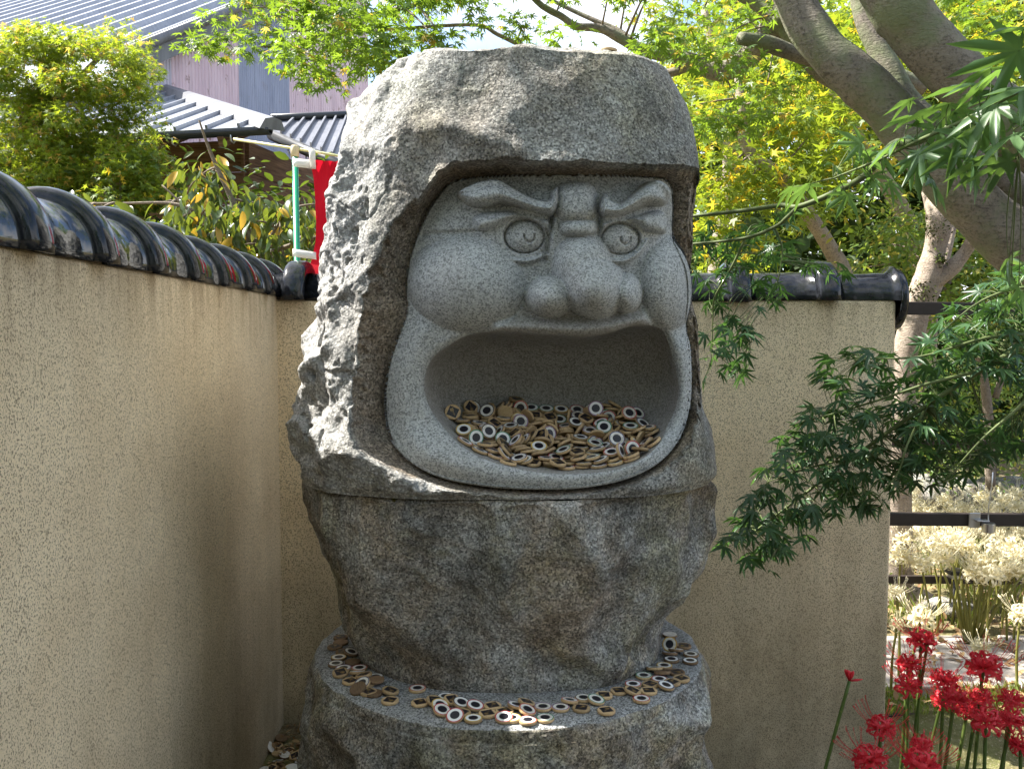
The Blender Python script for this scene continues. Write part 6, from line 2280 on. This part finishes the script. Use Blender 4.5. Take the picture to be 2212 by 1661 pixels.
if REST:
    V, F, M = [], [], []
    mats_ = [M_WOOD, M_INK, M_WHITE, M_GOLD]
    for c in REST:
        me = coin_me(c[1], False)
        Mx = Matrix.Translation(c[2]) @ c[3].to_matrix().to_4x4()
        o_ = len(V); V += [tuple(Mx @ v.co) for v in me.vertices]
        for p_ in me.polygons:
            F.append(tuple(i + o_ for i in p_.vertices)); M.append({0: 0, 1: 1, 2: 2, 3: 1, 4: 3}[p_.material_index])
    me = mesh_py('wooden_coins', V, F)
    for m_ in mats_: me.materials.append(m_)
    me.polygons.foreach_set('material_index', M)
    tag(link('wooden_coins', me), 'wooden coins buried under the other coins so that only slivers show', kind='stuff')

# ================================================================== spider lilies
def petal_mat(name, c1, c2, tr_c):
    t = NT(name)
    oi = t.n('ObjectInfo')
    n = t.noise(t.obj(), 60, 3)
    c = t.mix(t.math('FRACT', t.math('ADD', n, oi.outputs['Random'])), c1, c2)
    d = t.pbsdf(c, .45, .4)
    tr = t.n('BsdfTranslucent'); tr.inputs[0].default_value = (*tr_c, 1)
    mx = t.n('MixShader'); mx.inputs[0].default_value = .35
    t.l(d, mx.inputs[1]); t.l(tr.outputs[0], mx.inputs[2])
    return t.done(mx.outputs[0])
M_RED = petal_mat('red_petal', (.58, .018, .035), (.74, .06, .08), (.85, .06, .09))
M_CREAM = petal_mat('cream_petal', (.76, .69, .46), (.86, .82, .66), (.88, .80, .52))
M_STEM = petal_mat('lily_stem', (.085, .14, .035), (.15, .20, .05), (.2, .3, .04))
M_STEM_Y = petal_mat('lily_stem_yellow', (.20, .20, .05), (.28, .26, .07), (.35, .34, .06))  # yellower green stems of the cream lilies and bare stalks
def floret_mesh(name, mat, seed, curl=1.0, sl=.085):
    """six narrow recurved petals and six long arching stamens; axis +X, up +Z"""
    rr = random.Random(seed)
    V, F = [], []
    for k in range(6):
        a = 2 * math.pi * k / 6 + rr.uniform(-.15, .15)
        L = .060 * rr.uniform(.9, 1.1); w0 = .0036
        pts = []
        ang = .15; x, r = .012, .004
        n = 8
        for i in range(n + 1):
            u = i / n
            pts.append((x, r, w0 * (math.sin(math.pi * min(1, .25 + u * .78)) ** .7) + .0004))
            ang += (.20 + .62 * u) * curl * rr.uniform(.85, 1.15)
            x += math.cos(ang) * L / n; r += math.sin(ang) * L / n
        o = len(V)
        for i, (x, r, w) in enumerate(pts):
            wv = .0016 * math.sin(i * 2.3 + k)
            for s in (-1, 1):
                rr_, tt = r, s * w
                V.append((x + wv * s, rr_ * math.cos(a) - tt * math.sin(a), rr_ * math.sin(a) + tt * math.cos(a)))
        for i in range(n): F.append((o + 2 * i, o + 2 * i + 1, o + 2 * i + 3, o + 2 * i + 2))
    for k in range(6):
        a = rr.uniform(-.55, .55)
        up0 = rr.uniform(-.1, .25)
        pts = []
        p = Vector((.012, 0, 0)); d = Vector((math.cos(up0), math.sin(a) * .6, math.sin(up0))).normalized()
        for i in range(8):
            pts.append(p.copy()); d = (d + Vector((-.02, 0, .10))).normalized(); p = p + d * sl / 7 * rr.uniform(.9, 1.1)
        tv, tf = tube_vf(pts, [.00048] * 7 + [.0011], 3)
        o = len(V); V += [tuple(v) for v in tv]; F += [tuple(i + o for i in f) for f in tf]
    # tube joining the floret to the stem
    tv, tf = tube_vf([(0, 0, 0), (.008, 0, 0), (.016, 0, 0)], [.0018, .0022, .003], 5)
    o = len(V); V += [tuple(v) for v in tv]; F += [tuple(i + o for i in f) for f in tf]
    me = mesh_py(name, V, F, True); me.materials.append(mat)
    return me
FL = {('red', k): floret_mesh('floret', M_RED, k) for k in range(3)}
FL.update({('cream', k): floret_mesh('floret', M_CREAM, 10 + k, .92, .095) for k in range(3)})
LILY_N = {'red': 'red spider lily', 'cream': 'cream spider lily'}
def lily(col, x, y, zh, lean, label, group, scale=1.0, nf=7, up=.15, z0=0.0):
    t = empty('spider_lily', (x - lean[0], y - lean[1], z0))
    tag(t, label, 'flower', group)
    top = Vector((lean[0], lean[1], zh - z0))
    mid = top * .5 + Vector((-lean[0] * .18, 0, 0)) + Vector((random.uniform(-.01, .01), 0, 0))
    mb = MB(); mb.add(*tube_vf(catmull([(0, 0, -.02), tuple(mid), tuple(top)], 5), [.0062] * 5 + [.005] * 5 + [.0042], 7))
    mb.build('stem', M_STEM if col == 'red' else M_STEM_Y, t, True)
    a0 = random.uniform(0, 6.28)
    for k in range(nf):
        a = a0 + 2 * math.pi * k / nf + random.uniform(-.2, .2)
        o = bpy.data.objects.new('floret', FL[(col, random.randrange(3))])
        COL.objects.link(o); o.parent = t
        o.location = top
        o.rotation_euler = (random.uniform(-.4, .4), -up - random.uniform(-.15, .3), a)
        o.scale = (scale,) * 3
    return t
def bud(x, y, zh, base, label):
    t = empty('spider_lily', base); tag(t, label, 'flower', None)
    top = Vector((x, y, zh)) - t.location
    mb = MB(); mb.add(*tube_vf(catmull([(0, 0, -.02), tuple(top * .55 + Vector((-.02, 0, .0))), tuple(top)], 6), [.006] * 7 + [.0045] * 6, 7)); mb.build('stem', M_STEM, t, True)
    for k in range(5):
        a = k * 1.3; d = Vector((math.cos(a) * .4, math.sin(a) * .4, 1)).normalized()
        L = random.uniform(.026, .04)
        mb = MB(); mb.add(*tube_vf([top, top + d * L * .5, top + d * L * .85, top + d * L], [.0022, .0045, .0042, .0012], 7)); mb.build('bud', M_RED, t, True)
    d = Vector((1, 0, .12)).normalized()
    mb = MB(); mb.add(*tube_vf([top, top + d * .02, top + d * .035], [.002, .0034, .0008], 6)); mb.build('bract', M_RED, t, True)
RED = [(1990, 1376, 2.62, 1.0, 'topmost red spider lily against the pale path'), (1962, 1428, 2.6, .85, 'small red spider lily just below the topmost bloom'), (1962, 1473, 2.55, .95, 'red spider lily in front of the wall end edge'),
       (2127, 1432, 2.5, 1.2, 'largest red spider lily high at the right of the clump'), (2040, 1462, 2.52, .9, 'red spider lily in the middle of the clump'), (2062, 1502, 2.45, 1.0, 'red spider lily low in the middle of the clump'),
       (2120, 1500, 2.5, .8, 'small red spider lily right of the clump middle'), (2183, 1503, 2.5, .85, 'upper red spider lily near the right picture edge'), (2130, 1550, 2.35, 1.05, 'broad red spider lily below the largest bloom'),
       (2185, 1548, 2.4, .9, 'lower red spider lily near the right picture edge'), (1903, 1562, 2.3, .9, 'red spider lily standing alone in front of the right wall'), (1880, 1632, 2.1, 1.0, 'lowest red spider lily at the left of the clump'),
       (1990, 1640, 2.0, 1.0, 'bright red spider lily cut by the bottom picture edge'), (2035, 1505, 2.75, .8, 'red spider lily half hidden behind the clump'), (2090, 1525, 2.65, .8, 'red spider lily hidden deep inside the clump'),
       (2205, 1600, 2.4, .8, 'red spider lily at the lower right picture corner'), (1990, 1600, 2.2, .7, 'fading red spider lily above the bottom bloom')]
for i, (x, y, Y, s, lab) in enumerate(RED):
    p = pt(x, y, Y)
    lily('red', p.x, Y, p.z - .012, (random.uniform(-.03, .07), random.uniform(-.05, .05)), lab, 'red spider lilies at the lower right', s, 7, .15, -.15 if Y < 3.2 else 0)
p = pt(1835, 1470, 2.25); b0 = pt(1765, 1700, 2.2); b0.z = -.13; b0.x -= .06
bud(p.x, 2.25, p.z, b0, 'unopened red lily bud on a long bent stem before the right wall')
p = pt(1995, 1392, 2.58)
bud(pt(2003, 1385, 2.6).x, 2.6, pt(2003, 1392, 2.6).z, (pt(1975, 1600, 2.6).x, 2.6, -.13), 'dark red lily buds on a tall stem beside the topmost bloom')
CREAM = [(1990, 1338, 3.62, 1.25, 'big cream spider lily alone just above the red blooms'), (2205, 1330, 3.75, 1.15, 'cream spider lily at the right edge beyond the path'), (2118, 1398, 3.45, .9, 'drooping cream spider lily behind the largest red bloom'),
         (1935, 1280, 3.9, .9, 'cream spider lily half hidden by the wall end'), (1938, 1352, 3.7, .8, 'low cream spider lily half hidden by the wall end')]
for x, y, Y, s, lab in CREAM:
    p = pt(x, y, Y)
    lily('cream', p.x, Y, max(.2, p.z), (random.uniform(-.03, .05), random.uniform(-.05, .05)), lab, None, s, 7, .2)
# bed of cream lilies beyond the path
rgl = random.Random(9)
BED = [(1945, 1200, 4.35, 1.1), (2010, 1180, 4.6, 1.05), (2050, 1178, 4.5, 1.1), (2035, 1205, 4.4, 1.1), (2075, 1165, 4.7, 1.1), (2090, 1180, 4.5, 1.0), (2150, 1180, 4.8, 1.1), (2190, 1180, 4.7, 1.1), (2120, 1215, 4.35, 1.1), (2160, 1225, 4.3, 1.15), (2190, 1232, 4.3, 1.1), (2140, 1240, 4.2, 1.1), (2105, 1238, 4.25, 1.0), (2205, 1195, 4.5, 1.0),
       (1950, 1108, 5.4, 1.1), (1985, 1095, 5.6, 1.1), (2010, 1110, 5.5, 1.1), (2045, 1150, 5.1, 1.0), (2075, 1100, 5.6, 1.1), (2105, 1110, 5.4, 1.05), (2140, 1098, 5.5, 1.1), (2170, 1080, 5.8, 1.1), (2200, 1095, 5.6, 1.1), (2190, 1125, 5.3, 1.1), (2130, 1142, 5.1, 1.1), (1975, 1150, 5.1, 1.1), (2160, 1150, 5.0, 1.0), (2205, 1150, 5.0, 1.0), (1965, 1070, 6.0, 1.0), (2040, 1080, 5.9, 1.0), (2195, 1065, 6.1, 1.0), (1950, 1165, 4.9, 1.0), (1990, 1215, 4.3, 1.0), (2120, 1075, 5.9, 1.0), (2085, 1135, 5.2, 1.0), (2150, 1115, 5.4, 1.0), (1940, 1140, 5.2, 1.0), (2010, 1140, 5.2, 1.0), (2180, 1205, 4.5, 1.0), (2060, 1110, 5.5, 1.0), (2030, 1165, 4.8, 1.0)]
lst = []
for x, y, Y, s in BED:
    p = pt(x, y, Y); lst.append((x, p, Y, s))
near = sorted([l for l in lst if l[2] < 4.9], key=lambda l: l[0]); farl = sorted([l for l in lst if l[2] >= 4.9], key=lambda l: l[0])
for grp, where in ((near, 'in the near bed along the low rail'), (farl, 'in the far bed under the bush')):
    for i, (x, p, Y, s) in enumerate(grp):
        lab = ('leftmost' if i == 0 else NUM[i] if i < len(grp) - 1 else 'rightmost') + ' cream spider lily ' + ('' if i in (0, len(grp) - 1) else 'from the left ') + where
        lily('cream', p.x, Y, max(.25, p.z - .01), (rgl.uniform(-.08, .10), rgl.uniform(-.06, .06)), lab, 'cream spider lilies beyond the path', s * 1.28, 8, .2, .02)
# thick clump of bare lily stalks
c0 = pt(2098, 1392, 4.28)
clump = empty('lily_stalk_clump', (c0.x, 4.28, 0)); tag(clump, 'fan of bare yellow green lily stalks rising from the soil', 'plant')
for k in range(12):
    a = -.16 + .40 * k / 11 + rgl.uniform(-.02, .02)
    L = rgl.uniform(.28, .42)
    mb = MB(); mb.add(*tube_vf([(a * .12, rgl.uniform(-.02, .02), -.02), (a * .5, 0, L * .5), (a, rgl.uniform(-.05, .05), L)], [.0075, .007, .0055], 7)); mb.build('stalk', M_STEM_Y, clump, True)

# ---------------------------------------------------------------- grass, litter, rocks
M_GRASS = leaf_mat('grass_blade', (.09, .14, .02), (.20, .24, .05), (.32, .38, .05), .35, .5)
M_LITTER = leaf_mat('fallen_leaf', (.20, .11, .05), (.42, .29, .14), (.3, .2, .08), .15, .7)
rg = np.random.default_rng(71)
def blades(name, n, xr, yr, h, label):
    x = rg.uniform(*xr, n); y = rg.uniform(*yr, n)
    k = fbm(np.stack([x, y, 0 * x], 1), 2.2, 3, 75) > -.12
    x, y = x[k], y[k]; n = len(x)
    a = rg.uniform(0, 6.28, n); hh = h * rg.uniform(.5, 1.3, n); ln = rg.uniform(.1, .7, n) * hh
    w = .003
    z0 = .0 + 0 * x
    dx, dy = np.cos(a), np.sin(a)
    V = np.stack([np.stack([x - dy * w, y + dx * w, z0], 1), np.stack([x + dy * w, y - dx * w, z0], 1), np.stack([x + dx * ln * .4 + dy * w * .7, y + dy * ln * .4 - dx * w * .7, z0 + hh * .6], 1), np.stack([x + dx * ln, y + dy * ln, z0 + hh], 1)], 1)
    F = np.array([[0, 1, 2], [0, 2, 3]])[None] + (np.arange(n) * 4)[:, None, None]
    me = mesh_np(name, V.reshape(-1, 3), F.reshape(-1, 3), False)
    at = me.attributes.new('tint', 'FLOAT', 'POINT'); at.data.foreach_set('value', np.repeat(rg.random(n), 4).astype(np.float32))
    me.materials.append(M_GRASS)
    o = link(name, me); tag(o, label, kind='stuff')
blades('grass', 3500, (1.2, 2.9), (3.47, 3.74), .035, 'short sunlit grass between the red lilies and the path')
blades('grass', 9000, (1.4, 4.5), (4.5, 7.5), .08, 'sparse grass among the cream lilies')
n = 3600
lp = np.stack([rg.uniform(1.2, 4.6, n), rg.uniform(3.47, 8.0, n), rg.uniform(.01, .03, n)], 1)
o = link('leaf_litter', leaf_mesh('leaf_litter', T_OVAL_S, lp, leaf_frames(n, rg, rg.normal(0, 1, (n, 3)), .3, -.0), rg.uniform(.03, .06, n), rg, M_LITTER)); tag(o, 'fallen brown leaves under the cream lilies', kind='stuff')
n = 500
lp = np.stack([rg.uniform(-.84, -.5, n), rg.uniform(2.4, 3.24, n), rg.uniform(.072, .085, n)], 1)
o = link('leaf_litter', leaf_mesh('leaf_litter', T_OVAL_S, lp, leaf_frames(n, rg, rg.normal(0, 1, (n, 3)), .5, -.1), rg.uniform(.012, .035, n), rg, M_LITTER)); tag(o, 'crumbled leaves in the wall corner', kind='stuff')
def rock(x, y, z, s, label, seed):
    bm = bmesh.new(); bmesh.ops.create_icosphere(bm, subdivisions=4, radius=1)
    P = np.array([tuple(v.co) for v in bm.verts])
    d = 1 + .35 * fbm(P, 1.1, 4, seed) + .18 * chips(P, 1.6, seed)[0]
    for v, k in zip(bm.verts, d): v.co = Vector((v.co.x * s[0] * k, v.co.y * s[1] * k, v.co.z * s[2] * k))
    me = bpy.data.meshes.new('rock'); bm.to_mesh(me); bm.free()
    for p in me.polygons: p.use_smooth = True
    o = link('rock', me, None, M_LOWER); o.location = (x, y, z); tag(o, label, 'rock')
for px, py, Y, s, lab in ((1990, 1062, 6.6, (.28, .2, .16), 'pale brown rock left of the dark bed stones'), (2070, 1068, 6.8, (.34, .2, .2), 'dark rock in the middle behind the cream lilies'), (2160, 1062, 6.9, (.3, .2, .18), 'dark rock behind the cream lilies at right'), (2040, 1335, 4.75, (.16, .10, .06), 'low grey stone beside the tree root')):
    p = pt(px, py, Y); rock(p.x, Y, max(.03, p.z - .05), s, lab, int(px))
